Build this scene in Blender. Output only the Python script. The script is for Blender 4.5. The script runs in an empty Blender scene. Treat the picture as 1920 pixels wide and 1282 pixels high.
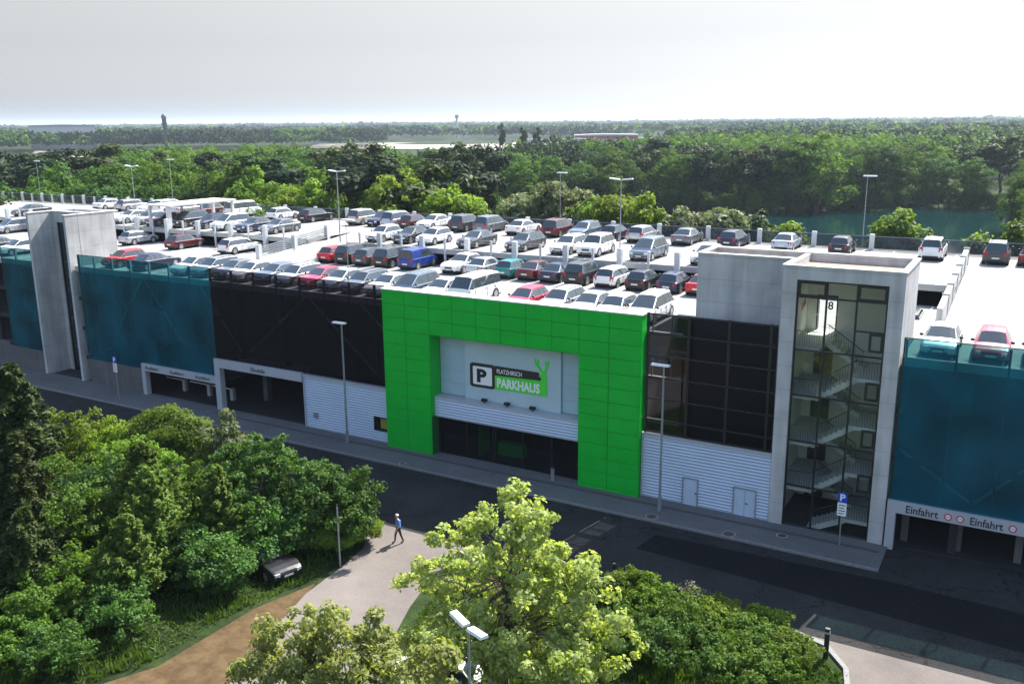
import bpy, math, random
import numpy as np
from mathutils import Vector, Matrix
R = math.radians
rnd = random.Random(7)
S = bpy.context.scene
COL = S.collection

# ------------------------------------------------------------------ camera
cam = bpy.data.cameras.new('camera')
cam.sensor_width = 36.0
cam.lens = 1709.0 / 1920.0 * 36.0
cam.clip_start = 0.5
cam.clip_end = 40000
co = bpy.data.objects.new('camera', cam)
COL.objects.link(co)
_p, _r, _y = R(13.5116), R(0.4651), R(-30.05)
_f0 = Vector((math.sin(_y), math.cos(_y), 0))
_rt = Vector((math.cos(_y), -math.sin(_y), 0))
_fw = _f0 * math.cos(_p) + Vector((0, 0, -math.sin(_p)))
_dn = -(_f0 * math.sin(_p) + Vector((0, 0, math.cos(_p))))
_cx = _rt * math.cos(_r) + _dn * math.sin(_r)
_cd = -_rt * math.sin(_r) + _dn * math.cos(_r)
m3 = Matrix((_cx, -_cd, -_fw)).transposed()
co.matrix_world = Matrix.Translation((0, -50.5, 23.0)) @ m3.to_4x4()
S.camera = co

# ------------------------------------------------------------------ sky, sun, exposure
SUN_EL, SUN_AZ = R(48.0), R(10.5)           # azimuth clockwise from +Y
W = bpy.data.worlds.new('World')
S.world = W
W.use_nodes = True
wn = W.node_tree.nodes
wl = W.node_tree.links
bg = wn['Background']
sky = wn.new('ShaderNodeTexSky')
sky.sky_type = 'NISHITA'
sky.sun_disc = False
sky.sun_elevation = SUN_EL
sky.sun_rotation = SUN_AZ
sky.altitude = 100
sky.air_density = 1.0
sky.dust_density = 1.2
sky.ozone_density = 1.0
hz = wn.new('ShaderNodeHueSaturation')
tcw = wn.new('ShaderNodeTexCoord')
sxw = wn.new('ShaderNodeSeparateXYZ')
wl.new(tcw.outputs['Generated'], sxw.inputs[0])
for sock, lo, hi in (('Saturation', 0.08, 0.90), ('Value', 0.275, 1.0)):   # milky haze low over the horizon, bluer overhead
    mr = wn.new('ShaderNodeMapRange')
    mr.inputs[1].default_value = 0.14 if sock == 'Value' else 0.12
    mr.inputs[2].default_value = 0.42 if sock == 'Value' else 0.36
    mr.inputs[3].default_value = lo
    mr.inputs[4].default_value = hi
    wl.new(sxw.outputs[2], mr.inputs[0])
    wl.new(mr.outputs[0], hz.inputs[sock])
wl.new(sky.outputs[0], hz.inputs['Color'])
wl.new(hz.outputs[0], bg.inputs[0])
bg.inputs[1].default_value = 0.145
sl = bpy.data.lights.new('sun', 'SUN')
sl.energy = 5.0
sl.angle = R(0.5)
sl.color = (1.0, 0.95, 0.86)
so = bpy.data.objects.new('sun', sl)
COL.objects.link(so)
sd = Vector((math.sin(SUN_AZ) * math.cos(SUN_EL), math.cos(SUN_AZ) * math.cos(SUN_EL), math.sin(SUN_EL)))
so.rotation_euler = sd.to_track_quat('Z', 'Y').to_euler()
so.location = (20, 60, 90)
S.view_settings.view_transform = 'Standard'
S.view_settings.look = 'None'
S.view_settings.exposure = 1.50
S.view_settings.gamma = 1.0
S.render.engine = 'CYCLES'
S.cycles.use_denoising = True
S.cycles.max_bounces = 7
S.cycles.transparent_max_bounces = 12
S.cycles.caustics_reflective = False
S.cycles.caustics_refractive = False
S.cycles.sample_clamp_indirect = 4.0

# ------------------------------------------------------------------ materials
MATS = {}


def nmat(name):
    m = bpy.data.materials.new(name)
    m.use_nodes = True
    MATS[name] = m
    return m, m.node_tree.nodes, m.node_tree.links, m.node_tree.nodes['Principled BSDF']


def mat(name, col, rough=0.6, metal=0.0, var=0.0, scale=3.0, coat=0.0, bump=0.0, bscale=30.0, spec=0.5, detail=6.0, coord='Object'):
    m, n, l, b = nmat(name)
    b.inputs['Base Color'].default_value = (*col, 1)
    b.inputs['Roughness'].default_value = rough
    b.inputs['Metallic'].default_value = metal
    b.inputs['Specular IOR Level'].default_value = spec
    if coat:
        b.inputs['Coat Weight'].default_value = coat
        b.inputs['Coat Roughness'].default_value = 0.06
    if var or bump:
        tc = n.new('ShaderNodeTexCoord')
    if var:
        t = n.new('ShaderNodeTexNoise')
        t.inputs['Scale'].default_value = scale
        t.inputs['Detail'].default_value = detail
        t.inputs['Roughness'].default_value = 0.65
        l.new(tc.outputs[coord], t.inputs['Vector'])
        r = n.new('ShaderNodeValToRGB')
        r.color_ramp.elements[0].position = 0.3
        r.color_ramp.elements[1].position = 0.7
        r.color_ramp.elements[0].color = (*[max(0, c * (1 - var)) for c in col], 1)
        r.color_ramp.elements[1].color = (*[min(1, c * (1 + var)) for c in col], 1)
        l.new(t.outputs[0], r.inputs[0])
        l.new(r.outputs[0], b.inputs['Base Color'])
    if bump:
        t2 = n.new('ShaderNodeTexNoise')
        t2.inputs['Scale'].default_value = bscale
        t2.inputs['Detail'].default_value = 4
        l.new(tc.outputs[coord], t2.inputs['Vector'])
        bp = n.new('ShaderNodeBump')
        bp.inputs['Strength'].default_value = bump
        bp.inputs['Distance'].default_value = 0.02
        l.new(t2.outputs[0], bp.inputs['Height'])
        l.new(bp.outputs[0], b.inputs['Normal'])
    return m


def streak_concrete(name, col, var=0.22):
    """board marked concrete: large soft blotches, vertical rain streaks, pour joints"""
    m, n, l, b = nmat(name)
    b.inputs['Roughness'].default_value = 0.85
    b.inputs['Specular IOR Level'].default_value = 0.25
    tc = n.new('ShaderNodeTexCoord')
    mp = n.new('ShaderNodeMapping')
    mp.inputs['Scale'].default_value = (1.6, 1.6, 0.12)
    l.new(tc.outputs['Object'], mp.inputs[0])
    a = n.new('ShaderNodeTexNoise')
    a.inputs['Scale'].default_value = 1.4
    a.inputs['Detail'].default_value = 8
    l.new(mp.outputs[0], a.inputs['Vector'])
    c = n.new('ShaderNodeTexNoise')
    c.inputs['Scale'].default_value = 0.7
    c.inputs['Detail'].default_value = 9
    l.new(tc.outputs['Object'], c.inputs['Vector'])
    mx = n.new('ShaderNodeMath')
    mx.operation = 'MULTIPLY_ADD'
    mx.inputs[1].default_value = 0.5
    l.new(a.outputs[0], mx.inputs[0])
    h = n.new('ShaderNodeMath')
    h.operation = 'MULTIPLY'
    h.inputs[1].default_value = 0.5
    l.new(c.outputs[0], h.inputs[0])
    l.new(h.outputs[0], mx.inputs[2])
    r = n.new('ShaderNodeValToRGB')
    r.color_ramp.elements[0].position = 0.36
    r.color_ramp.elements[1].position = 0.66
    r.color_ramp.elements[0].color = (*[x * (1 - var) for x in col], 1)
    r.color_ramp.elements[1].color = (*[min(1, x * (1 + var)) for x in col], 1)
    l.new(mx.outputs[0], r.inputs[0])
    # pour joints every 2.75 m
    sx = n.new('ShaderNodeSeparateXYZ')
    l.new(tc.outputs['Object'], sx.inputs[0])
    fr = n.new('ShaderNodeMath')
    fr.operation = 'WRAP'
    fr.inputs[1].default_value = 0.0
    fr.inputs[2].default_value = 1.375
    l.new(sx.outputs[2], fr.inputs[0])
    lt = n.new('ShaderNodeMath')
    lt.operation = 'LESS_THAN'
    lt.inputs[1].default_value = 0.035
    l.new(fr.outputs[0], lt.inputs[0])
    mm = n.new('ShaderNodeMixRGB')
    mm.blend_type = 'MULTIPLY'
    mm.inputs[2].default_value = (0.72, 0.72, 0.72, 1)
    l.new(lt.outputs[0], mm.inputs[0])
    l.new(r.outputs[0], mm.inputs[1])
    l.new(mm.outputs[0], b.inputs['Base Color'])
    return m


def screen_mat(name, tcol, dcol, fac, rough=0.25):
    m, n, l, b = nmat(name)
    out = n['Material Output']
    b.inputs['Base Color'].default_value = (*dcol, 1)
    b.inputs['Roughness'].default_value = rough
    b.inputs['Specular IOR Level'].default_value = 0.22
    t = n.new('ShaderNodeBsdfTransparent')
    t.inputs[0].default_value = (*tcol, 1)
    mx = n.new('ShaderNodeMixShader')
    mx.inputs[0].default_value = fac
    l.new(t.outputs[0], mx.inputs[1])
    l.new(b.outputs[0], mx.inputs[2])
    l.new(mx.outputs[0], out.inputs[0])
    tc = n.new('ShaderNodeTexCoord')
    no = n.new('ShaderNodeTexNoise')
    no.inputs['Scale'].default_value = 0.35
    no.inputs['Detail'].default_value = 5
    l.new(tc.outputs['Object'], no.inputs['Vector'])
    r = n.new('ShaderNodeValToRGB')
    r.color_ramp.elements[0].color = (*[x * 0.6 for x in dcol], 1)
    r.color_ramp.elements[1].color = (*[x * 1.5 for x in dcol], 1)
    r.color_ramp.elements[0].position = 0.35
    r.color_ramp.elements[1].position = 0.65
    l.new(no.outputs[0], r.inputs[0])
    l.new(r.outputs[0], b.inputs['Base Color'])
    return m


def glass_mat(name, tint, refl=0.14, rough=0.03):
    m, n, l, b = nmat(name)
    out = n['Material Output']
    t = n.new('ShaderNodeBsdfTransparent')
    t.inputs[0].default_value = (*tint, 1)
    g = n.new('ShaderNodeBsdfGlossy')
    g.inputs['Roughness'].default_value = rough
    g.inputs['Color'].default_value = (0.9, 0.95, 1, 1)
    fr = n.new('ShaderNodeLayerWeight')
    fr.inputs[0].default_value = 0.5
    pw = n.new('ShaderNodeMath')
    pw.operation = 'POWER'
    pw.inputs[1].default_value = 4.0
    l.new(fr.outputs['Facing'], pw.inputs[0])
    ad = n.new('ShaderNodeMath')
    ad.operation = 'MULTIPLY_ADD'
    ad.inputs[1].default_value = 0.7
    ad.inputs[2].default_value = refl * 0.5
    ad.use_clamp = True
    l.new(pw.outputs[0], ad.inputs[0])
    mx = n.new('ShaderNodeMixShader')
    l.new(ad.outputs[0], mx.inputs[0])
    l.new(t.outputs[0], mx.inputs[1])
    l.new(g.outputs[0], mx.inputs[2])
    l.new(mx.outputs[0], out.inputs[0])
    return m


def leaf_mat(name, c1, c2, trans=0.35, rough=0.6, tint=None):
    k = 0.72 if name.startswith(('wood', 'pine')) else 0.62
    c1, c2 = [x * k for x in c1], [x * k for x in c2]
    m, n, l, b = nmat(name)
    out = n['Material Output']
    g = n.new('ShaderNodeNewGeometry')
    r = n.new('ShaderNodeValToRGB')
    r.color_ramp.elements[0].color = (*c1, 1)
    r.color_ramp.elements[1].color = (*c2, 1)
    oi = n.new('ShaderNodeObjectInfo')
    l.new(g.outputs['Random Per Island'], r.inputs[0])
    hs = n.new('ShaderNodeHueSaturation')
    mp = n.new('ShaderNodeMapRange')
    mp.inputs[3].default_value = 0.75
    mp.inputs[4].default_value = 1.3
    l.new(oi.outputs['Random'], mp.inputs[0])
    l.new(mp.outputs[0], hs.inputs['Value'])
    mp2 = n.new('ShaderNodeMapRange')
    mp2.inputs[3].default_value = 0.49
    mp2.inputs[4].default_value = 0.508
    l.new(oi.outputs['Random'], mp2.inputs[0])
    l.new(mp2.outputs[0], hs.inputs['Hue'])
    l.new(r.outputs[0], hs.inputs['Color'])
    l.new(hs.outputs[0], b.inputs['Base Color'])
    b.inputs['Roughness'].default_value = rough
    b.inputs['Specular IOR Level'].default_value = 0.04 if name.startswith(('wood', 'pine')) else 0.12
    t = n.new('ShaderNodeBsdfTranslucent')
    tm = n.new('ShaderNodeMixRGB')
    tm.blend_type = 'MULTIPLY'
    tm.inputs[0].default_value = 1
    tm.inputs[2].default_value = (*(tint or (1.5, 1.5, 0.5)), 1)
    l.new(hs.outputs[0], tm.inputs[1])
    l.new(tm.outputs[0], t.inputs[0])
    mx = n.new('ShaderNodeMixShader')
    mx.inputs[0].default_value = trans
    l.new(b.outputs[0], mx.inputs[1])
    l.new(t.outputs[0], mx.inputs[2])
    l.new(mx.outputs[0], out.inputs[0])
    return m


def asphalt(name, col, patch=0.25, crack=True, grain=.26):
    m, n, l, b = nmat(name)
    b.inputs['Roughness'].default_value = 0.95
    b.inputs['Specular IOR Level'].default_value = 0.06
    tc = n.new('ShaderNodeTexCoord')
    a = n.new('ShaderNodeTexNoise')
    a.inputs['Scale'].default_value = 0.18
    a.inputs['Detail'].default_value = 10
    a.inputs['Roughness'].default_value = 0.7
    l.new(tc.outputs['Object'], a.inputs['Vector'])
    f = n.new('ShaderNodeTexNoise')
    f.inputs['Scale'].default_value = 14
    f.inputs['Detail'].default_value = 3
    l.new(tc.outputs['Object'], f.inputs['Vector'])
    r = n.new('ShaderNodeValToRGB')
    r.color_ramp.elements[0].position = 0.32
    r.color_ramp.elements[1].position = 0.68
    r.color_ramp.elements[0].color = (*[x * (1 - patch) for x in col], 1)
    r.color_ramp.elements[1].color = (*[x * (1 + patch) for x in col], 1)
    l.new(a.outputs[0], r.inputs[0])
    r2 = n.new('ShaderNodeValToRGB')
    r2.color_ramp.elements[0].color = (1 - grain, 1 - grain, 1 - grain, 1)
    r2.color_ramp.elements[1].color = (1 + grain, 1 + grain, 1 + grain, 1)
    r2.color_ramp.elements[0].position = 0.35
    r2.color_ramp.elements[1].position = 0.65
    l.new(f.outputs[0], r2.inputs[0])
    mm = n.new('ShaderNodeMixRGB')
    mm.blend_type = 'MULTIPLY'
    mm.inputs[0].default_value = 1
    l.new(r.outputs[0], mm.inputs[1])
    l.new(r2.outputs[0], mm.inputs[2])
    last = mm
    if crack:
        v = n.new('ShaderNodeTexVoronoi')
        v.feature = 'DISTANCE_TO_EDGE'
        v.inputs['Scale'].default_value = 0.16
        wv = n.new('ShaderNodeTexNoise')
        wv.inputs['Scale'].default_value = 0.9
        wv.inputs['Detail'].default_value = 6
        l.new(tc.outputs['Object'], wv.inputs['Vector'])
        ad = n.new('ShaderNodeMixRGB')
        ad.blend_type = 'ADD'
        ad.inputs[0].default_value = 1.0
        l.new(tc.outputs['Object'], ad.inputs[1])
        sc = n.new('ShaderNodeMixRGB')
        sc.blend_type = 'MULTIPLY'
        sc.inputs[0].default_value = 1.0
        sc.inputs[2].default_value = (2.2, 2.2, 2.2, 1)
        l.new(wv.outputs[1], sc.inputs[1])
        l.new(sc.outputs[0], ad.inputs[2])
        l.new(ad.outputs[0], v.inputs['Vector'])
        lt = n.new('ShaderNodeMath')
        lt.operation = 'LESS_THAN'
        lt.inputs[1].default_value = 0.006
        l.new(v.outputs[0], lt.inputs[0])
        m2 = n.new('ShaderNodeMixRGB')
        m2.blend_type = 'MULTIPLY'
        m2.inputs[2].default_value = (0.5, 0.5, 0.5, 1)
        l.new(lt.outputs[0], m2.inputs[0])
        l.new(last.outputs[0], m2.inputs[1])
        last = m2
    l.new(last.outputs[0], b.inputs['Base Color'])
    bp = n.new('ShaderNodeBump')
    bp.inputs['Strength'].default_value = 0.4
    bp.inputs['Distance'].default_value = 0.01
    l.new(f.outputs[0], bp.inputs['Height'])
    l.new(bp.outputs[0], b.inputs['Normal'])
    return m


def two_tone(name, c1, c2, scale, rough=0.95, detail=8, pos=(0.4, 0.6), bump=0.5):
    m, n, l, b = nmat(name)
    b.inputs['Roughness'].default_value = rough
    b.inputs['Specular IOR Level'].default_value = 0.15
    tc = n.new('ShaderNodeTexCoord')
    a = n.new('ShaderNodeTexNoise')
    a.inputs['Scale'].default_value = scale
    a.inputs['Detail'].default_value = detail
    a.inputs['Roughness'].default_value = 0.7
    l.new(tc.outputs['Object'], a.inputs['Vector'])
    r = n.new('ShaderNodeValToRGB')
    r.color_ramp.elements[0].position, r.color_ramp.elements[1].position = pos
    r.color_ramp.elements[0].color = (*c1, 1)
    r.color_ramp.elements[1].color = (*c2, 1)
    l.new(a.outputs[0], r.inputs[0])
    l.new(r.outputs[0], b.inputs['Base Color'])
    bp = n.new('ShaderNodeBump')
    bp.inputs['Strength'].default_value = bump
    bp.inputs['Distance'].default_value = 0.3 / max(scale, .3)
    l.new(a.outputs[0], bp.inputs['Height'])
    l.new(bp.outputs[0], b.inputs['Normal'])
    return m


CONC = streak_concrete('fair_faced_concrete', (0.46, 0.465, 0.455))
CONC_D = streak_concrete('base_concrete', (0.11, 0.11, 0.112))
COPING = mat('pale_coping', (0.62, 0.61, 0.57), 0.8, var=0.08, scale=2)
DECK = asphalt('roof_deck_surface', (0.30, 0.295, 0.285), 0.25, crack=False, grain=.06)
DECK_EDGE = mat('slab_edge', (0.42, 0.42, 0.40), 0.8, var=0.12, scale=1.5)
LINE = mat('marking_paint', (0.78, 0.77, 0.74), 0.7, var=0.1, scale=5)
REDPAINT = mat('red_marking_paint', (0.42, 0.22, 0.20), 0.8, var=0.25, scale=4)
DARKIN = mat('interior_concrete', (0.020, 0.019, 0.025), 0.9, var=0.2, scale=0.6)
GREEN = mat('green_cladding_panel', (0.0, 0.44, 0.032), 0.4, var=0.10, scale=0.6, spec=0.25)
GREEN_BACK = mat('cladding_joint', (0.0, 0.09, 0.012), 0.8)
GREYPANEL = mat('grey_blue_panel', (0.36, 0.50, 0.56), 0.5, var=0.06, scale=0.8)
BOARD = mat('display_board_panel', (0.42, 0.55, 0.58), 0.5, var=0.07, scale=0.5)
CORR = mat('corrugated_sheet', (0.47, 0.56, 0.68), 0.45, 0.1, var=0.05, scale=0.5)
DOORM = mat('steel_door_paint', (0.46, 0.56, 0.68), 0.5, var=0.05, scale=1)
FRAME = mat('dark_frame', (0.012, 0.013, 0.015), 0.4)
BLACKM = mat('black_plastic', (0.01, 0.01, 0.011), 0.5)
RUBBER = mat('tyre_rubber', (0.012, 0.012, 0.012), 0.8)
RIM = mat('rim_alloy', (0.55, 0.56, 0.58), 0.3, 0.8)
POSTM = mat('railing_post_paint', (0.60, 0.61, 0.60), 0.6, var=0.08, scale=3)
GALV = mat('galvanised_steel', (0.36, 0.39, 0.41), 0.45, 0.6, var=0.1, scale=4)
LAMPW = mat('lamp_head_paint', (0.75, 0.76, 0.76), 0.4)
TEAL = screen_mat('teal_mesh_screen', (0.58, 0.89, 0.90), (0.002, 0.098, 0.140), 0.45, 0.3)
BLACKS = screen_mat('black_mesh_screen', (0.66, 0.65, 0.70), (0.002, 0.0018, 0.0035), 0.40, 0.5)
BLACKG = screen_mat('smoked_glass', (0.36, 0.36, 0.42), (0.002, 0.002, 0.004), 0.5, 0.25)
STAIRGLASS = glass_mat('stair_glass', (0.88, 0.91, 0.90), 0.06)
CLEARG = glass_mat('clear_grey_glass', (0.47, 0.48, 0.52), 0.08)
ENTGLASS = glass_mat('entrance_glass', (0.60, 0.62, 0.64), 0.10)
CARGLASS = mat('car_glass', (0.022, 0.036, 0.042), 0.05, spec=0.8)
MATS['car_glass'].node_tree.nodes['Principled BSDF'].inputs['IOR'].default_value = 1.6
HEADL = mat('headlight_lens', (0.75, 0.78, 0.8), 0.12, 0.2)
TAILL = mat('tail_light_lens', (0.42, 0.01, 0.01), 0.2)
PLATE = mat('number_plate', (0.75, 0.75, 0.72), 0.5)
WHITE = mat('white_lettering', (0.82, 0.82, 0.82), 0.5)
BLACKL = mat('black_lettering', (0.012, 0.012, 0.014), 0.5)
SIGNGREEN = mat('sign_green', (0.07, 0.70, 0.05), 0.45)
SIGNBLACK = mat('sign_black', (0.022, 0.020, 0.021), 0.5)
SIGNBLUE = mat('sign_blue', (0.01, 0.06, 0.42), 0.4)
SIGNRED = mat('sign_red', (0.45, 0.02, 0.03), 0.4)
YELLOW = mat('yellow_blind', (0.55, 0.42, 0.06), 0.7)
PLASTER = mat('interior_plaster', (0.80, 0.80, 0.74), 0.9, var=0.10, scale=0.9)
STAIRC = mat('stair_concrete', (0.55, 0.56, 0.54), 0.8, var=0.08, scale=2)
FASCIA = mat('portal_fascia', (0.38, 0.40, 0.43), 0.6, var=0.06, scale=0.8)
ROAD = asphalt('road_asphalt', (0.030, 0.0302, 0.031), 0.30)
NEWROAD = asphalt('new_asphalt', (0.012, 0.012, 0.0135), 0.15, crack=False)
PATHM = asphalt('light_asphalt', (0.148, 0.130, 0.120), 0.2, crack=False, grain=.09)
PAVE = asphalt('pavement_slabs', (0.125, 0.127, 0.127), 0.16, crack=False)
PAVER = mat('paver_strip', (0.06, 0.06, 0.06), 0.9, var=0.3, scale=5)
KERB = mat('kerb_stone', (0.19, 0.19, 0.185), 0.9, var=0.15, scale=4)
GRAVEL = two_tone('brown_gravel', (0.062, 0.040, 0.019), (0.102, 0.068, 0.034), 1.1, bump=0.3)
EARTH = two_tone('grassy_ground', (0.009, 0.017, 0.005), (0.026, 0.044, 0.010), 0.35)
SAND = two_tone('sandy_runway', (0.26, 0.235, 0.19), (0.38, 0.36, 0.32), 0.02, bump=0)
BARK = mat('bark', (0.075, 0.058, 0.042), 0.95, var=0.35, scale=6)
PALEBARK = mat('pale_bark', (0.26, 0.24, 0.20), 0.95, var=0.3, scale=6)

# ------------------------------------------------------------------ mesh helpers


class MB:
    def __init__(s):
        s.v, s.f, s.m = [], [], []

    def quad(s, a, b, c, d, mi=0):
        i = len(s.v)
        s.v += [tuple(a), tuple(b), tuple(c), tuple(d)]
        s.f.append((i, i + 1, i + 2, i + 3))
        s.m.append(mi)

    def poly(s, pts, mi=0):
        i = len(s.v)
        s.v += [tuple(p) for p in pts]
        s.f.append(tuple(range(i, i + len(pts))))
        s.m.append(mi)

    def box(s, x0, x1, y0, y1, z0, z1, mi=0):
        i = len(s.v)
        s.v += [(x0, y0, z0), (x1, y0, z0), (x1, y1, z0), (x0, y1, z0), (x0, y0, z1), (x1, y0, z1), (x1, y1, z1), (x0, y1, z1)]
        for q in ((0, 3, 2, 1), (4, 5, 6, 7), (0, 1, 5, 4), (1, 2, 6, 5), (2, 3, 7, 6), (3, 0, 4, 7)):
            s.f.append(tuple(i + k for k in q))
            s.m.append(mi)
        return s

    def prism(s, pts, z0, z1, mi=0):
        """pts counter-clockwise in XY"""
        i = len(s.v)
        n = len(pts)
        s.v += [(p[0], p[1], z0) for p in pts] + [(p[0], p[1], z1) for p in pts]
        s.f.append(tuple(i + k for k in range(n - 1, -1, -1)))
        s.f.append(tuple(i + n + k for k in range(n)))
        s.m += [mi, mi]
        for k in range(n):
            s.f.append((i + k, i + (k + 1) % n, i + n + (k + 1) % n, i + n + k))
            s.m.append(mi)
        return s

    def prism_xz(s, pts, y0, y1, mi=0):
        """outline in XZ (clockwise seen from +Y = counter-clockwise seen from -Y), thickness in Y"""
        i = len(s.v)
        n = len(pts)
        s.v += [(p[0], y0, p[1]) for p in pts] + [(p[0], y1, p[1]) for p in pts]
        s.f.append(tuple(i + k for k in range(n)))
        s.f.append(tuple(i + n + k for k in range(n - 1, -1, -1)))
        s.m += [mi, mi]
        for k in range(n):
            s.f.append((i + k, i + n + k, i + n + (k + 1) % n, i + (k + 1) % n))
            s.m.append(mi)
        return s

    def prism_yz(s, pts, x0, x1, mi=0):
        i = len(s.v)
        n = len(pts)
        s.v += [(x0, p[0], p[1]) for p in pts] + [(x1, p[0], p[1]) for p in pts]
        s.f.append(tuple(i + k for k in range(n - 1, -1, -1)))
        s.f.append(tuple(i + n + k for k in range(n)))
        s.m += [mi, mi]
        for k in range(n):
            s.f.append((i + k, i + (k + 1) % n, i + n + (k + 1) % n, i + n + k))
            s.m.append(mi)
        return s

    def tube(s, p0, p1, r0, r1=None, n=8, mi=0, cap=True):
        r1 = r0 if r1 is None else r1
        p0, p1 = Vector(p0), Vector(p1)
        d = (p1 - p0)
        if d.length < 1e-6:
            return s
        d.normalize()
        a = d.orthogonal().normalized()
        b = d.cross(a)
        i = len(s.v)
        for p, r in ((p0, r0), (p1, r1)):
            for k in range(n):
                t = 2 * math.pi * k / n
                s.v.append(tuple(p + a * (r * math.cos(t)) + b * (r * math.sin(t))))
        for k in range(n):
            s.f.append((i + k, i + (k + 1) % n, i + n + (k + 1) % n, i + n + k))
            s.m.append(mi)
        if cap:
            s.f.append(tuple(i + k for k in range(n - 1, -1, -1)))
            s.f.append(tuple(i + n + k for k in range(n)))
            s.m += [mi, mi]
        return s

    def ball(s, c, r, nu=10, nv=7, mi=0, sc=(1, 1, 1)):
        i = len(s.v)
        for a in range(nv + 1):
            ph = math.pi * a / nv
            for b in range(nu):
                th = 2 * math.pi * b / nu
                s.v.append((c[0] + r * sc[0] * math.sin(ph) * math.cos(th), c[1] + r * sc[1] * math.sin(ph) * math.sin(th), c[2] + r * sc[2] * math.cos(ph)))
        for a in range(nv):
            for b in range(nu):
                s.f.append((i + a * nu + b, i + (a + 1) * nu + b, i + (a + 1) * nu + (b + 1) % nu, i + a * nu + (b + 1) % nu))
                s.m.append(mi)
        return s

    def build(s, name, mats, parent=None, smooth=False, angle=35):
        me = bpy.data.meshes.new(name)
        me.from_pydata(s.v, [], s.f)
        for m in (mats if isinstance(mats, (list, tuple)) else [mats]):
            me.materials.append(m)
        me.polygons.foreach_set('material_index', s.m)
        if smooth:
            me.polygons.foreach_set('use_smooth', [True] * len(s.f))
            me.set_sharp_from_angle(angle=R(angle))
        me.update()
        o = bpy.data.objects.new(name, me)
        COL.objects.link(o)
        if parent is not None:
            o.parent = parent
        return o


def split_boxes(b, name, m, parent):
    """each box of the builder becomes a part of its own"""
    out = []
    for i in range(0, len(b.v), 8):
        q = MB()
        q.v = b.v[i:i + 8]
        q.f = [tuple(k - i for k in f) for f in b.f if i <= f[0] < i + 8]
        q.m = [0] * len(q.f)
        out.append(q.build(name, m, parent))
    return out


def tag(o, label=None, cat=None, group=None, kind=None):
    if label:
        o['label'] = label
    if cat:
        o['category'] = cat
    if group:
        o['group'] = group
    if kind:
        o['kind'] = kind
    return o


def thing(name, label, cat, loc=(0, 0, 0), rz=0.0, group=None):
    o = bpy.data.objects.new(name, None)
    o.empty_display_size = 0.5
    COL.objects.link(o)
    o.location = loc
    o.rotation_euler = (0, 0, rz)
    return tag(o, label, cat, group)


def dup(o, parent=None):
    c = o.copy()
    COL.objects.link(c)
    if parent is not None:
        c.parent = parent
    for ch in o.children:
        dup(ch, c)
    return c


def text(name, body, x0, x1, z0, z1, y, m, parent, bold=0.0, depth=0.012, rot=0.0):
    """lettering on a wall facing -Y, fitted to the box"""
    cu = bpy.data.curves.new('t', 'FONT')
    cu.body = body
    cu.size = 1.0
    cu.offset = bold
    cu.extrude = 0.5
    cu.resolution_u = 3
    o = bpy.data.objects.new('t', cu)
    COL.objects.link(o)
    dg = bpy.context.evaluated_depsgraph_get()
    me = bpy.data.meshes.new_from_object(o.evaluated_get(dg))
    bpy.data.objects.remove(o)
    n = len(me.vertices)
    v = np.zeros(n * 3)
    me.vertices.foreach_get('co', v)
    v = v.reshape(-1, 3)
    mn, mx = v.min(0), v.max(0)
    w = np.zeros_like(v)
    w[:, 0] = x0 + (v[:, 0] - mn[0]) / (mx[0] - mn[0]) * (x1 - x0)
    w[:, 2] = z0 + (v[:, 1] - mn[1]) / (mx[1] - mn[1]) * (z1 - z0)
    w[:, 1] = y - (v[:, 2] - mn[2]) / max(1e-6, mx[2] - mn[2]) * depth
    me.vertices.foreach_set('co', w.ravel())
    me.materials.clear()
    me.materials.append(m)
    me.update()
    me.name = name
    o = bpy.data.objects.new(name, me)
    COL.objects.link(o)
    o.parent = parent
    return o


def smooth01(a, b, x):
    t = np.clip((x - a) / (b - a), 0, 1)
    return t * t * (3 - 2 * t)


# ------------------------------------------------------------------ terrain and water
LAKE = [(-100, 168), (-80, 183), (-55, 201), (-40, 216), (-26, 232), (-12, 226), (-4, 206), (-8, 196), (-6, 150), (-3, 95), (-4, 62), (-30, 58), (-70, 72), (-96, 110), (-108, 145)]


def poly_sd(px, py, poly):
    """signed distance, negative inside"""
    d = np.full(px.shape, 1e18)
    ins = np.zeros(px.shape, bool)
    n = len(poly)
    for i in range(n):
        ax, ay = poly[i]
        bx, by = poly[(i + 1) % n]
        ex, ey = bx - ax, by - ay
        wx, wy = px - ax, py - ay
        t = np.clip((wx * ex + wy * ey) / (ex * ex + ey * ey), 0, 1)
        d = np.minimum(d, (wx - ex * t) ** 2 + (wy - ey * t) ** 2)
        c = (ay > py) != (by > py)
        with np.errstate(divide='ignore', invalid='ignore'):
            xi = ax + (py - ay) / (by - ay if by != ay else 1e-9) * ex
        ins ^= c & (px < xi)
    d = np.sqrt(d)
    return np.where(ins, -d, d)


def height(x, y):
    x = np.asarray(x, float)
    y = np.asarray(y, float)
    r = np.hypot(x, y + 50.5)
    az = np.degrees(np.arctan2(x, y + 50.5))
    h = np.zeros_like(r)
    h += 3.0 * smooth01(300, 720, r) * smooth01(-25, -12, az)
    h += 1.0 * smooth01(1500, 4000, r) + 3.0 * smooth01(4000, 9000, r)
    h += smooth01(200, 500, r) * 0.8 * np.sin(x * .013) * np.cos(y * .011)
    sd_ = poly_sd(x, y, LAKE)
    h = h - 4.0 * smooth01(4, -6, sd_) - 0.7 * smooth01(14, 2, sd_)
    return h


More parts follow.
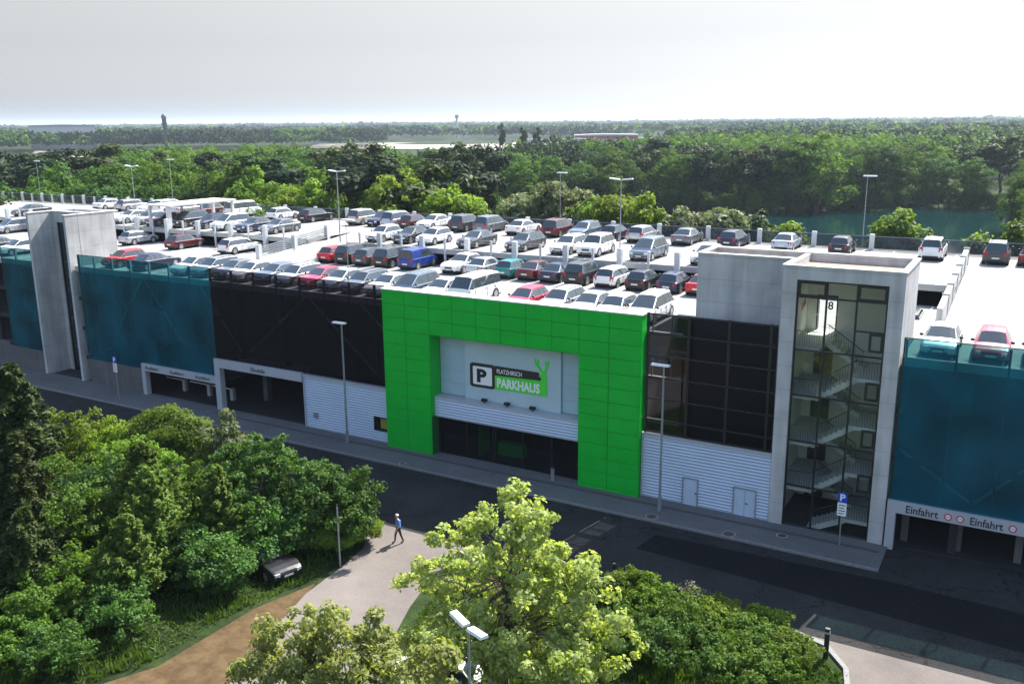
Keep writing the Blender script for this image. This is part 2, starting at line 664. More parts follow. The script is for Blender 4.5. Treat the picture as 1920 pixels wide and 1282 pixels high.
rings = [0.0, 14, 26, 38, 50, 62, 75, 90]
while rings[-1] < 16000:
    rings.append(rings[-1] * (1.035 if rings[-1] < 420 else 1.09))
NA = 360
vv = [(0.0, -50.5, 0.0)]
rr, aa = np.meshgrid(np.array(rings[1:]), np.arange(NA) * 2 * math.pi / NA, indexing='ij')
gx, gy = rr * np.sin(aa), rr * np.cos(aa) - 50.5
gz = height(gx, gy)
gv = np.concatenate([[[0, -50.5, 0]], np.stack([gx.ravel(), gy.ravel(), gz.ravel()], 1)])
gf = [(0, 1 + (k + 1) % NA, 1 + k) for k in range(NA)]
for i in range(len(rings) - 2):
    a = 1 + i * NA
    b = a + NA
    gf += [(a + k, a + (k + 1) % NA, b + (k + 1) % NA, b + k) for k in range(NA)]
me = bpy.data.meshes.new('ground')
me.from_pydata(gv.tolist(), [], gf)
me.polygons.foreach_set('use_smooth', [True] * len(gf))
me.materials.append(EARTH)
ground = bpy.data.objects.new('ground', me)
COL.objects.link(ground)
tag(ground, 'grassy ground reaching out to the wooded horizon', None, kind='structure')

wm, n_, l_, b_ = nmat('lake_water')
b_.inputs['Base Color'].default_value = (0.001, 0.022, 0.024, 1)
b_.inputs['Roughness'].default_value = 0.06
b_.inputs['IOR'].default_value = 1.33
tc_ = n_.new('ShaderNodeTexCoord')
mp_ = n_.new('ShaderNodeMapping')
mp_.inputs['Scale'].default_value = (0.5, 0.9, 1)
l_.new(tc_.outputs['Object'], mp_.inputs[0])
no_ = n_.new('ShaderNodeTexNoise')
no_.inputs['Scale'].default_value = 0.9
no_.inputs['Detail'].default_value = 4
l_.new(mp_.outputs[0], no_.inputs['Vector'])
bp_ = n_.new('ShaderNodeBump')
bp_.inputs['Strength'].default_value = 0.12
bp_.inputs['Distance'].default_value = 0.15
l_.new(no_.outputs[0], bp_.inputs['Height'])
l_.new(bp_.outputs[0], b_.inputs['Normal'])
b = MB()
cx, cy = np.mean([p[0] for p in LAKE]), np.mean([p[1] for p in LAKE])
b.poly([(cx + (x - cx) * 1.04, cy + (y - cy) * 1.04, -1.0) for x, y in LAKE][::-1])
lake = b.build('lake_water', wm)
if lake.data.polygons[0].normal.z < 0:
    lake.data.flip_normals()
tag(lake, 'dark teal green lake water below the wooded bank', None, kind='structure')


def sheet(name, pts, z, m, label):
    b = MB()
    b.poly([(x, y, z) for x, y in pts])
    o = b.build(name, m)
    if o.data.polygons[0].normal.z < 0:
        o.data.flip_normals()
    return tag(o, label, None, kind='structure')


# runway strips and sandy fields beyond the woods
def far_pt(px, py):
    d = _cx * ((px - 960) / 1709) + _cd * ((py - 641) / 1709) + _fw
    t = -22.6 / d.z
    return (d.x * t, -50.5 + d.y * t)


for i, pts in enumerate(([(60, 288), (190, 290), (210, 284), (70, 281)], [(100, 294), (190, 296), (190, 291.5), (100, 290.5)],
                         [(560, 278), (960, 281), (1000, 271), (760, 267.5), (600, 270)], [(965, 276), (1190, 271), (1180, 265), (960, 267)])):
    sheet('runway' if i < 2 else 'sandy_field', [far_pt(*p) for p in pts], 0.5, SAND,
          ['pale runway strip beyond the dark left wood', 'second pale taxiway strip nearer than the runway', 'broad pale sandy field in front of the far woods', 'pale apron below the far red and white terminal'][i])

# road, pavement, path, yard
Z4 = 0.004
sheet('road', [(-400, -11.2), (300, -11.2), (300, -3.3), (-400, -3.3)], 0.02, ROAD, 'dark grey asphalt road along the car park front')
sheet('driveway', [(-5.3, -3.31), (60, -3.31), (60, .31), (-5.3, .31)], 0.018, ROAD, 'dark asphalt driveway before the entrance portal')
sheet('asphalt_patch', [(-17.4, -6.9), (-17.1, -4.75), (-4.5, -4.1), (1.2, -4.35), (40, -4.4), (40, -8.2), (1.5, -8.1)], 0.024, NEWROAD, 'newer black asphalt patch on the right of the road')
sheet('side_path', [(-33.5, -11.2), (-31.6, -12.6), (-30.7, -14.2), (-30.3, -16.5), (-30.0, -19.6), (-28.9, -23.3), (-27.6, -27.0), (-26.0, -34.0), (-20.0, -34.0), (-21.2, -27.0), (-23.2, -22.0), (-24.6, -18.2), (-25.6, -14.5), (-24.6, -12.4), (-22.6, -11.2)], 0.016, PATHM, 'light asphalt side path leaving the road past the walker')
sheet('gravel_yard', [(-30.3, -18.6), (-31.2, -21.9), (-31.3, -27.6), (-32.6, -30.2), (-33.5, -38), (-24.5, -38), (-26.0, -33.0), (-27.5, -27.2), (-28.8, -23.4), (-29.8, -19.9)], 0.011, GRAVEL, 'brown gravel yard beside the light side path')
sheet('forecourt', [(-7.7, -11.21), (-6.2, -11.6), (-5.0, -13.2), (-4.3, -16), (-4.0, -22), (40, -22), (40, -11.21)], 0.015, PATHM, 'sunlit asphalt forecourt on the near right of the road')
b = MB().box(-400, -5.3, -3.18, 0.3, 0.01, 0.13)
tag(b.build('pavement', PAVE), 'grey pavement along the foot of the car park', None, kind='structure')
b = MB().box(-400, -5.3, -3.32, -3.18, 0.0, 0.145)
tag(b.build('kerb', KERB), 'stone kerb between the pavement and the road', None, kind='structure')
b = MB().box(-57, -5.6, -1.25, -0.95, 0.131, 0.136)
tag(b.build('paver_strip', PAVER), 'dark paver strip along the middle of the pavement', None, kind='structure')
b = MB().prism([(-7.9, -11.42), (-7.7, -11.22), (-6.2, -11.62), (-5.0, -13.2), (-4.35, -16), (-4.6, -16), (-5.2, -13.3), (-6.3, -11.9)], 0, 0.12)
tag(b.build('near_kerb', KERB), 'pale kerb corner beside the sunlit forecourt', None, kind='structure')
for i, (x, y, r_) in enumerate(((-18.1, -2.75, .42), (-13.4, -2.85, .42), (-10.7, -1.6, .34), (-36.4, -2.9, .25))):
    b = MB()
    b.tube((0, 0, 0), (0, 0, 0.006), r_, r_, 20, 0)
    b.tube((0, 0, 0.006), (0, 0, 0.010), r_ * .72, r_ * .72, 20, 1)
    o = b.build('manhole_cover', [KERB if i < 2 else GALV, MATS['rust'] if 'rust' in MATS else mat('rust', (0.10, 0.06, 0.05), 0.8, 0.3, var=0.3, scale=6)])
    o.location = (x, y, 0.131)
    tag(o, ['round manhole cover in the pavement before the first steel door', 'round manhole cover in the pavement before the double steel door', 'small drain cover in the pavement before the stair tower', 'small drain lid in the pavement before the green pillar'][i], 'manhole cover')

# ------------------------------------------------------------------ car park
XL, XR = -146.0, 12.0
ZA, ZB = 10.7, 12.1
G = thing('parking_garage', 'long split level car park with green portal, dark screens and roof parking', 'car park')


def notched(z0, z1, mi=0, xl=XL, xr=XR, portal=False):
    pts = [(xl, 0.4)]
    for a, b_, y in ((-80.65, -74.85, 5.05), (-35.6, -24.0, 1.2), (-19.86, -5.52, 5.68)):
        if y == 1.2 and not portal:
            continue
        if a > xl and b_ < xr:
            pts += [(a, 0.4), (a, y), (b_, y), (b_, 0.4)]
    pts += [(xr, 0.4), (xr, 16.2), (xl, 16.2)]
    return MB().prism(pts, z0, z1, mi)


notched(10.38, ZA).build('lower_roof_deck', DECK, G)
MB().prism([(XL, 16.4), (-61.6, 16.4), (-61.6, 23), (-56.8, 23), (-56.8, 16.4), (-4.4, 16.4), (-4.4, 27), (XR, 27), (XR, 33), (XL, 33)], 11.76, ZB).build('upper_roof_deck', DECK, G)
b = MB()
for x0, x1 in ((XL, -61.7), (-56.7, -4.5)):
    b.box(x0, x1, 16.33, 16.397, 11.7, ZB + .06)
split_boxes(b, 'deck_edge_beam', DECK_EDGE, G)
b = MB()
for x0, x1 in ((XL, -80.7), (-74.8, -39.7), (-5.5, XR)):
    b.box(x0, x1, 0.33, 0.397, 10.3, ZA + .10)
split_boxes(b, 'front_edge_beam', DECK_EDGE, G)
for x0, x1, y1 in ((-61.595, -56.805, 23.0), (-4.395, XR, 27.0)):
    MB().prism_yz([(8, 10.42), (y1, 11.78), (y1, 12.104), (8, 10.706)], x0, x1).build('ramp', DECK, G)
# kerbs and railings beside the ramps
b = MB()
b.prism_yz([(9.5, 10.6), (23, 11.9), (23, 12.3), (9.5, 11.05)], -56.8, -56.6)
b.prism_yz([(9.5, 10.6), (23, 11.9), (23, 12.3), (9.5, 11.05)], -61.85, -61.6)
b.build('ramp_kerb', COPING, G)
b = MB()
for k in range(5):
    z = 0.32 + k * .19
    b.prism_yz([(10.0, 10.88 + z), (19.5, 11.78 + z), (19.5, 11.78 + z + .11), (10.0, 10.88 + z + .11)], -61.78, -61.72)
b.build('ramp_railing', GALV, G)
for y in (10.0, 14.7, 19.4):
    z = 10.7 + (y - 8) / 15 * 1.4
    MB().box(-61.97, -61.55, y - .2, y + .2, z - .1, z + 1.45).build('railing_post', POSTM, G)
b = MB()
b.prism_yz([(8.6, 10.71), (27.5, 12.1), (27.5, 13.35), (8.6, 12.0)], -4.75, -4.42)
b.build('ramp_wall', CONC, G)
for k in range(6):
    y = 12 + k * 3
    z = 10.7 + (y - 8) / 19 * 1.4
    MB().box(-4.80, -4.37, y - .08, y + .08, z, z + 1.36).build('railing_post', CONC, G)
# red turning arrow on the right ramp
b = MB()
for a, c_, w in (((-1.15, 16.6), (-1.1, 13.6), .3), ((-1.1, 13.6), (-2.3, 12.3), .3), ((-2.3, 12.3), (-2.75, 12.9), .22), ((-2.3, 12.3), (-1.9, 11.9), .22)):
    d = Vector((c_[0] - a[0], c_[1] - a[1])).normalized()
    nx, ny = -d.y * w / 2, d.x * w / 2
    zz = lambda y: 10.706 + (y - 8) / 19 * 1.398 + .006
    b.quad((a[0] + nx, a[1] + ny, zz(a[1] + ny)), (a[0] - nx, a[1] - ny, zz(a[1] - ny)), (c_[0] - nx, c_[1] - ny, zz(c_[1] - ny)), (c_[0] + nx, c_[1] + ny, zz(c_[1] + ny)))
o = b.build('ramp_arrow', REDPAINT, G)
# bay markings
for (y0, y1, z) in ((0.9, 5.6, ZA), (11.4, 16.1, ZA), (16.6, 21.6, ZB), (27.8, 32.6, ZB)):
    b = MB()
    x = XL + 1.2
    while x < XR:
        if not (z == ZA and (-81.5 < x < -74 or -20 < x < -4.6) and y0 < 6) and not (-62.2 < x < -56.4 and 8 < y0 < 24) and not (x > -5 and 8 < y0 < 27):
            b.box(x - .06, x + .06, y0, y1, z + .004, z + .007)
        x += 2.4
    b.build('bay_markings', LINE, G)

# floors below the roof, added light-blocking walls, columns
for z in (7.95, 5.2):
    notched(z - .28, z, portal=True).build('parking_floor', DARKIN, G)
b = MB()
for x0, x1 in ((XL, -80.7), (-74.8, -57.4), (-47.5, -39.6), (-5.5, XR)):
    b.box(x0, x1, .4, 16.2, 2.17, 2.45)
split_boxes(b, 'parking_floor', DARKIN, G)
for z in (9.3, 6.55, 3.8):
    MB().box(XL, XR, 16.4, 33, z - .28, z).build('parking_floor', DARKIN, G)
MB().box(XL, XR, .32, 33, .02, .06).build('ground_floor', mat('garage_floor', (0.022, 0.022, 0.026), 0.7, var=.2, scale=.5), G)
b = MB().box(XL, XR, 33.003, 33.25, -1, 12.15)  # unseen rear and end walls, added to keep daylight out of the floors
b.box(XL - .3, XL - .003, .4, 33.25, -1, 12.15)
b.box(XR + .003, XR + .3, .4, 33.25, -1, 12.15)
b.build('light_block_wall', CONC_D, G)
x = -88.6
while x < XR:
    if not (-81 < x < -74.6 or -18.2 < x < -5.2 or -39.9 < x < -19.5):
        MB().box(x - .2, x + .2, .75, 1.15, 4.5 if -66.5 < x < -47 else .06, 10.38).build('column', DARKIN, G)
    x += 4.8
BRACE = mat('brace_steel', (0.42, 0.42, 0.44), 0.6)


def brace(x0, z0, x1, z1, y=.62):
    MB().tube((x0, y, z0), (x1, y, z1), .085, n=6).build('wind_brace', BRACE, G)


for a in ((-47.4, 10.3, -40.8, 4.8), (-42.4, 10.3, -39.8, 8.1), (-54.4, 4.8, -47.6, 10.3), (-59.2, 10.3, -54.6, 4.8), (-70.6, 4.8, -66.2, 10.3), (-66.0, 10.3, -61.6, 4.8), (-5.3, 5.6, -1.6, 3.2), (-1.4, 3.2, 3.0, 7.8)):
    brace(*a)

# screens and their frames
for x0, x1, z0, z1, m, nm in ((-85.4, -80.62, 2.3, 11.88, TEAL, 'teal_screen'), (-73.85, -66.35, 2.4, 11.88, TEAL, 'teal_screen'), (-66.35, -57.25, 2.92, 11.88, TEAL, 'teal_screen'), (-5.45, XR, 2.88, 11.88, TEAL, 'teal_screen'),
                              (-57.2, -39.62, 4.47, 11.84, BLACKS, 'black_screen')):
    MB().box(x0, x1, -.02, .0, z0, z1).build(nm, m, G)
MB().box(-17.2, -11.98, -.02, 0, 4.36, 11.86).build('smoked_glazing', BLACKG, G)
MB().box(-19.78, -17.2, -.02, 0, 4.36, 11.86).build('clear_glazing', CLEARG, G)
for z in (10.72, 7.95, 5.2):
    MB().box(-19.84, -17.62, .1, .3, z - .2, z).build('gallery_beam', COPING, G)
MB().box(-19.86, -19.84, .4, 5.6, .06, 10.7).build('gallery_wall', CONC_D, G)
for z in (10.72, 7.95):
    MB().box(-19.5, -19.42, .12, .2, z, z + 1.05).build('gallery_post', POSTM, G)
    MB().box(-18.3, -18.22, .12, .2, z, z + 1.05).build('gallery_post', POSTM, G)
b = MB()
for x0, x1 in ((-85.4, -80.62), (-73.85, -57.25), (-5.45, XR)):
    b.box(x0, x1, -.035, .04, 11.883, 11.93)
    MB().box(x0, x0 + .07, -.03, .05, 2.95, 11.88).build('screen_frame', FRAME, G)
b.box(-57.2, -39.62, -.035, .04, 11.845, 11.90)
split_boxes(b, 'screen_top_rail', FRAME, G)
GX = [-85.8 + 2.4 * k for k in range(50)]
posts = [x for x in (-83.2, -73.7, -71.7, -69.3, -66.9, -64.5, -62.1, -59.7, -57.3, -54.9, -52.5, -50.1, -47.7, -45.3, -42.9, -40.6, -5.3, -2.9, -.5, 1.9)]
for x in posts:
    MB().box(x - .06, x + .06, .06, .2, 10.8, 11.84).build('railing_post', FRAME if x < -5.5 and x > -60 else POSTM, G)
SEAM = mat('screen_seam', (0.10, 0.10, 0.12), .6)
for x in [p for p in posts if p < -39.7]:
    MB().box(x - .05, x + .05, .02, .055, 4.5 if x > -57 else 3.0, 11.82).build('screen_frame', SEAM, G)
for x in (-2.9, -.5, 1.9):
    MB().box(x - .05, x + .05, .02, .055, 2.95, 11.82).build('screen_frame', SEAM, G)
b = MB()
for x in (-19.72, -17.15, -14.75, -12.35):
    b.box(x - .07, x + .07, -.07, .06, 4.37, 11.9)
for z in (11.83, 10.62, 9.27, 7.92, 6.57, 5.22, 4.44):
    xs = (-19.65, -17.08, -14.68, -12.28)
    for k in range(3):
        b.box(xs[k], xs[k + 1] - .14, -.06, .05, z - .045, z + .045)
    b.box(-12.28, -11.98, -.06, .05, z - .045, z + .045)
b.build('glazing_frame', FRAME, G)

# base walls
b = MB()
b.box(-73.85, -66.45, .01, .3, 0, 2.38)
b.box(-86.0, -80.62, .01, .3, 0, 2.28)
b.box(XL, -86.0, .01, .3, 0, 2.6)
split_boxes(b, 'concrete_base_wall', CONC_D, G)


def corrugated(name, x0, x1, z0, z1, y, holes=(), pitch=.2, amp=.022):
    """horizontal wave profile, left out where holes (x0,x1,z0,z1) are"""
    b = MB()
    xs = sorted({x0, x1, *[h[0] for h in holes], *[h[1] for h in holes]})
    n = max(2, int((z1 - z0) / pitch * 6))
    for i in range(len(xs) - 1):
        a, c_ = xs[i], xs[i + 1]
        hs = [h for h in holes if h[0] <= a + 1e-6 and h[1] >= c_ - 1e-6]
        for k in range(n):
            za, zb = z0 + (z1 - z0) * k / n, z0 + (z1 - z0) * (k + 1) / n
            if any(h[2] < (za + zb) / 2 < h[3] for h in hs):
                continue
            ya, yb = y - amp * (1 + math.sin(2 * math.pi * za / pitch)), y - amp * (1 + math.sin(2 * math.pi * zb / pitch))
            b.quad((a, ya, za), (c_, ya, za), (c_, yb, zb), (a, yb, zb))
    return b.build(name, CORR, G, smooth=True, angle=60)


corrugated('corrugated_wall', -47.75, -39.55, .02, 4.2, -.02, [(-41.05, -39.55, .95, 2.05)])
corrugated('corrugated_wall', -19.9, -11.93, .02, 4.2, -.02, [(-17.2, -16.2, .02, 1.9), (-14.05, -12.65, .02, 1.9)])
b = MB()
for x0, x1 in ((-47.78, -39.55), (-19.9, -11.92)):
    b.box(x0, x1, -.14, .3, 4.2, 4.34)
    b.box(x0, x0 + .08, -.13, .02, .02, 4.2)
split_boxes(b, 'wall_cap', FASCIA, G)
b = MB()
b.box(-47.78, -41.06, .0, .3, 0, 4.19)
b.box(-41.06, -39.55, .0, .3, 0, .95)
b.box(-41.06, -39.55, .0, .3, 2.05, 4.19)
b.box(-19.9, -11.93, .0, .3, 0, 4.19)
split_boxes(b, 'backing_wall', CONC_D, G)
wf = MB()
wf.box(-41.05, -40.93, -.06, .1, .95, 2.05).box(-39.67, -39.55, -.06, .1, .95, 2.05).box(-40.93, -39.67, -.06, .1, .95, 1.05).box(-40.93, -39.67, -.06, .1, 1.95, 2.05)
wo = wf.build('window', FRAME, G)
MB().box(-40.5, -39.67, .05, .07, 1.15, 1.95).build('yellow_blind', YELLOW, wo)
MB().box(-40.93, -39.67, .02, .03, 1.05, 1.95).build('pane', STAIRGLASS, wo)
for x0, x1, dbl in ((-17.2, -16.2, 0), (-14.05, -12.65, 1)):
    d = MB()
    d.box(x0 + .05, x1 - .05, -.05, -.01, .03, 1.84)
    d.box(x0, x0 + .05, -.11, -.003, .03, 1.9, 1).box(x1 - .05, x1, -.11, -.003, .03, 1.9, 1).box(x0 + .05, x1 - .05, -.11, -.003, 1.84, 1.9, 1)
    if dbl:
        d.box((x0 + x1) / 2 - .012, (x0 + x1) / 2 + .012, -.053, -.049, .05, 1.82, 1)
    do = d.build('door', [DOORM, GALV], G)
    MB().box((x1 - .2) if not dbl else (x0 + x1) / 2 + .06, (x1 - .08) if not dbl else (x0 + x1) / 2 + .2, -.1, -.05, .93, .98).build('handle', FRAME, do)
MB().box(-46.9, -46.5, -.13, -.09, 1.0, 1.45).build('wall_meter', GALV, G)

# green portal: separate cassettes over a dark backing
b = MB()
cols_l, cols_t, cols_r = [-39.5, -37.55, -35.5], [-35.5, -33.6, -31.7, -29.8, -27.9, -26.0, -24.1], [-24.1, -22.05, -19.95]
rows = [11.72 - .95 * k for k in range(13)] + [.04]
g = .014


def cassette(x0, x1, z0, z1, y=-.5):
    i = len(b.v)
    e = .03
    b.v += [(x0 + g, y + .05, z0 + g), (x1 - g, y + .05, z0 + g), (x1 - g, y + .05, z1 - g), (x0 + g, y + .05, z1 - g),
            (x0 + g, y + .012, z0 + g), (x1 - g, y + .012, z0 + g), (x1 - g, y + .012, z1 - g), (x0 + g, y + .012, z1 - g),
            (x0 + e, y, z0 + e), (x1 - e, y, z0 + e), (x1 - e, y, z1 - e), (x0 + e, y, z1 - e)]
    for s in (0, 4):
        for k in range(4):
            b.f.append((i + s + k, i + s + (k + 1) % 4, i + s + 4 + (k + 1) % 4, i + s + 4 + k))
            b.m.append(0)
    b.f.append((i + 8, i + 9, i + 10, i + 11))
    b.m.append(0)


for cs, kmax in ((cols_l, len(rows) - 1), (cols_t, 3), (cols_r, len(rows) - 1)):
    for c0, c1 in zip(cs[:-1], cs[1:]):
        for k in range(kmax):
            cassette(c0, c1, rows[k + 1], rows[k])
b.box(-39.5, -39.47, -.449, .4, .04, 11.72)
b.box(-19.98, -19.95, -.449, .4, .04, 11.72)
b.build('green_cladding', GREEN, G)
b = MB()
b.box(-39.47, -35.5, -.448, .4, .04, 11.72).box(-24.1, -19.98, -.448, .4, .04, 11.72).box(-35.5, -24.1, -.448, .4, 8.87, 11.72)
b.build('portal_frame', GREEN_BACK, G)
b = MB()
b.box(-35.497, -35.47, -.45, .68, 3.0, 8.86).box(-24.13, -24.103, -.45, .68, 3.0, 8.86).box(-35.47, -24.13, -.45, .68, 8.84, 8.866)
b.build('portal_reveal', GREEN, G)
MB().box(-39.55, -19.9, -.53, .42, 11.723, 11.80).build('portal_coping', COPING, G)
# grey panels around the display board
b = MB()
for x0, x1 in ((-35.46, -33.3), (-25.85, -24.14)):
    for k in range(5):
        z1 = 8.83 - k * .88
        b.box(x0 + .01, x1 - .01, .7, .78, z1 - .87, z1)
split_boxes(b, 'grey_panel', GREYPANEL, G)
MB().box(-35.47, -24.13, .79, 1.0, 3.0, 8.86).build('panel_backing', FRAME, G)
MB().box(-33.28, -25.87, .52, .78, 4.42, 8.82).build('display_board', BOARD, G)
corrugated('corrugated_canopy', -35.46, -24.14, 3.0, 4.32, -.1)
b = MB().box(-35.46, -24.14, -.17, .7, 4.325, 4.41).box(-35.46, -24.14, -.1, .5, 2.92, 2.998)
b.build('canopy_cap', FASCIA, G)
# entrance hall
b = MB()
for x in (-35.4, -33.1, -30.95, -30.75, -28.6, -26.4, -24.2):
    b.box(x - .035, x + .035, .28, .36, .08, 2.9)
b.box(-35.43, -24.17, .27, .37, 2.84, 2.92).box(-35.43, -24.17, .27, .37, .02, .1)
eg = b.build('entrance_glazing', FRAME, G)
MB().box(-35.43, -24.17, .31, .325, .1, 2.84).build('pane', ENTGLASS, eg)
b = MB().box(-35.5, -24.1, 7.5, 7.7, .06, 2.9).box(-35.5, -35.48, .4, 7.5, .06, 2.9).box(-24.12, -24.1, .4, 7.5, .06, 2.9).box(-35.5, -24.1, .4, 7.7, 2.93, 2.99)
b.build('hall_wall', DARKIN, G)
b = MB().box(-31.6, -29.6, 2.0, 2.6, .06, 1.0)
b.build('counter', GREEN, G)
b = MB().box(-32.6, -32.52, 1.0, 2.4, .06, 2.2)
b.build('hall_partition', GREEN, G)

# portals with lettering
b = MB().box(-66.45, -57.32, -.22, .25, 2.3, 2.92).box(-66.45, -66.0, -.22, .25, .02, 2.3)
ex = b.build('exit_portal', FASCIA, G)
for x in (-65.95, -62.85, -59.7):
    text('lettering', 'Ausfahrt', x, x + 1.75, 2.46, 2.76, -.222, BLACKL, ex, .01)
b = MB().box(-57.3, -47.8, -.25, .25, 3.76, 4.46).box(-57.3, -56.7, -.25, .25, .02, 3.76)
sh = b.build('shuttle_portal', FASCIA, G)
text('lettering', 'Shuttle', -53.15, -51.6, 3.92, 4.26, -.252, BLACKL, sh, .01)
b = MB().box(-56.7, -48.6, 1.6, 1.8, 3.3, 4.4)
b.build('portal_beam', FASCIA, G)
b = MB().box(-55.9, -55.4, 3.6, 4.1, .06, 3.9).box(-53.2, -52.8, 6.5, 6.9, .06, 5)
split_boxes(b, 'column', CONC_D, G)
b = MB().box(-5.5, XR, -.22, .3, 2.2, 2.86).box(-5.5, -5.05, -.22, .3, .02, 2.2)
en = b.build('entrance_portal', FASCIA, G)
text('lettering', 'Einfahrt', -4.55, -2.95, 2.31, 2.75, -.222, BLACKL, en, .012)
text('lettering', 'Einfahrt', -1.42, .12, 2.31, 2.75, -.222, BLACKL, en, .012)
for x in (-2.48, -1.9, .55):
    b = MB()
    b.tube((x, -.222, 2.52), (x, -.24, 2.52), .19, n=18)
    rd = b.build('height_limit_disc', SIGNRED, en)
    MB().tube((x, -.2405, 2.52), (x, -.247, 2.52), .13, n=18).build('disc_face', WHITE, rd)
    text('disc_lettering', '2,0m', x - .10, x + .10, 2.47, 2.57, -.2475, BLACKL, rd, .01, .003)
for x in (-4.65, -1.95, .95):
    MB().box(x - .18, x + .18, 1.2, 1.5, .06, 2.0).box(x - .35, x + .35, 1.1, 1.6, 1.85, 2.1).build('gate_pillar', CONC_D, G)

# posts along the split between the two roof levels: a wide concrete one, then a slim steel one
k = 0
x = -26.2
xs = [-26.2 + 2.4 * k for k in range(-50, 4)]
for i, x in enumerate(xs):
    if -62.4 < x < -56.0 or x > -18:
        continue
    wide = (round((x + 26.2) / 2.4) % 2 == 1)
    w = .21 if wide else .09
    d_ = .17 if wide else .07
    MB().box(x - w, x + w, 16.32 - 2 * d_, 16.32, ZA - .6, 13.25 if wide else 13.15).build('railing_post', POSTM, G)
b = MB()
for x0, x1 in ((XL, -61.9), (-56.5, -17.7)):
    for z in (12.55, 12.85, 13.1):
        b.tube((x0, 16.36, z), (x1, 16.36, z), .012, n=4)
b.build('cable_rail', GALV, G)
b = MB()
for x0, x1 in ((-73.8, -39.7),):
    for z in (11.1, 11.4):
        b.tube((x0, .25, z), (x1, .25, z), .015, n=4)
b.build('front_cable_rail', GALV, G)

# small flat roof on posts over the left roof stair
cp = thing('roof_canopy', 'flat pale canopy on posts over the left roof stair', 'canopy', (-83.2, 16.6, ZB))
MB().box(-1.9, 1.9, 0, 9.6, 2.38, 2.54).build('canopy_roof', COPING, cp)
for x, y, w in ((1.5, .2, .2), (-1.5, .2, .14), (1.6, 4.6, .12), (-1.6, 4.6, .12), (1.6, 9.2, .14), (-1.6, 9.2, .14)):
    MB().box(x - w, x + w, y - w, y + w, 0, 2.35).build('post', POSTM, cp)
MB().box(-1.7, 1.6, 4.55, 4.65, 0, 1.1).build('balustrade', GALV, cp)

# rear fence on the roof
fe = thing('mesh_fence', 'wire mesh fence with pale posts along the rear roof edge', 'fence', (0, 32.85, ZB))
i = 0
x = -143.0
while x < XR:
    wide = i % 2 == 0
    if x < -90 or wide:
        w = .2 if wide else .09
        MB().box(x - w, x + w, -.12, .12, 0, 1.35 if wide else 1.2).build('fence_post', POSTM, fe)
    x += 2.42
    i += 1
MB().box(XL, XR, -.012, .012, .1, 1.15).build('wire_mesh', screen_mat('wire_mesh_fill', (1, 1, 1), (0.05, 0.06, 0.08), .42, .6), fe)
b = MB()
b.tube((XL, 0, 1.17), (XR, 0, 1.17), .025, n=5)
b.build('top_rail', GALV, fe)

# ------------------------------------------------------------------ sign on the display board
sg = thing('car_park_sign', 'black, white and green Parkhaus sign with antlers on the grey board', 'sign', (-29.9, .5, 5.4))
YS = 0.515


def sp(pts, d0, d1, m, name):
    # polygon on the board, given in world X,Z
    q = MB()
    q.prism_xz([(x + 29.9, z - 5.4) for x, z in pts], YS - .5 - d1, YS - .5 - d0)
    return q.build(name, m, sg)


def rrect(x0, x1, z0, z1, r, n=5):
    o = []
    for cx_, cz_, a0 in ((x1 - r, z1 - r, 0), (x0 + r, z1 - r, 90), (x0 + r, z0 + r, 180), (x1 - r, z0 + r, 270)):
        for k in range(n + 1):
            t = R(a0 + 90 * k / n)
            o.append((cx_ + r * math.cos(t), cz_ + r * math.sin(t)))
    return o


sp(rrect(-32.85, -30.86, 5.36, 7.06, .22), 0, .05, SIGNBLACK, 'parking_symbol')
sp(rrect(-32.6, -31.08, 5.56, 6.84, .08), .05, .06, WHITE, 'symbol_field')
sp([(-30.858, 6.37), (-27.35, 6.47), (-27.28, 6.58), (-27.36, 6.7), (-27.55, 6.76), (-27.42, 6.84), (-27.5, 7.0), (-30.858, 7.04)], 0, .055, SIGNBLACK, 'name_bar')
sp([(-30.858, 5.41), (-26.88, 5.45), (-26.88, 6.6), (-26.95, 7.0), (-27.2, 7.05), (-27.42, 6.8), (-27.3, 6.45), (-30.858, 6.36)], 0, .045, SIGNGREEN, 'name_field')
sp([(-27.2, 6.99), (-26.97, 6.99), (-26.86, 7.25), (-26.76, 7.55), (-26.70, 7.86), (-26.8, 7.9), (-26.88, 7.62), (-26.98, 7.86), (-27.06, 7.8), (-26.99, 7.5), (-27.04, 7.22), (-27.12, 7.13), (-27.28, 7.25), (-27.45, 7.48), (-27.44, 7.72), (-27.52, 7.92), (-27.6, 7.86), (-27.56, 7.62), (-27.66, 7.7), (-27.74, 7.95), (-27.82, 7.88), (-27.76, 7.55), (-27.6, 7.35), (-27.42, 7.12)], 0, .04, SIGNGREEN, 'antlers')
for nm, body, x0, x1, z0, z1, m, bo, dd in (('symbol_letter', 'P', -32.28, -31.5, 5.72, 6.68, BLACKL, .05, .06), ('name_lettering', 'PLATZHIRSCH', -30.68, -28.75, 6.54, 6.84, WHITE, .01, .055), ('title_lettering', 'PARKHAUS', -30.68, -27.4, 5.55, 6.22, WHITE, .035, .045)):
    text(nm, body, x0 + 29.9, x1 + 29.9, z0 - 5.4, z1 - 5.4, YS - .5 - dd, m, sg, bo)
for i, x in enumerate((-31.5, -29.7, -27.75)):
    t = thing('floodlight', ['left small floodlight on the ledge below the Parkhaus sign', 'middle small floodlight on the ledge below the Parkhaus sign', 'right small floodlight on the ledge below the Parkhaus sign'][i], 'floodlight', (x, .1, 4.41), group='floodlights below the sign')
    MB().box(-.2, .2, -.1, .12, .12, .3).build('lamp_body', BLACKM, t)
    MB().box(-.03, .03, -.03, .03, 0, .12).build('bracket', BLACKM, t)

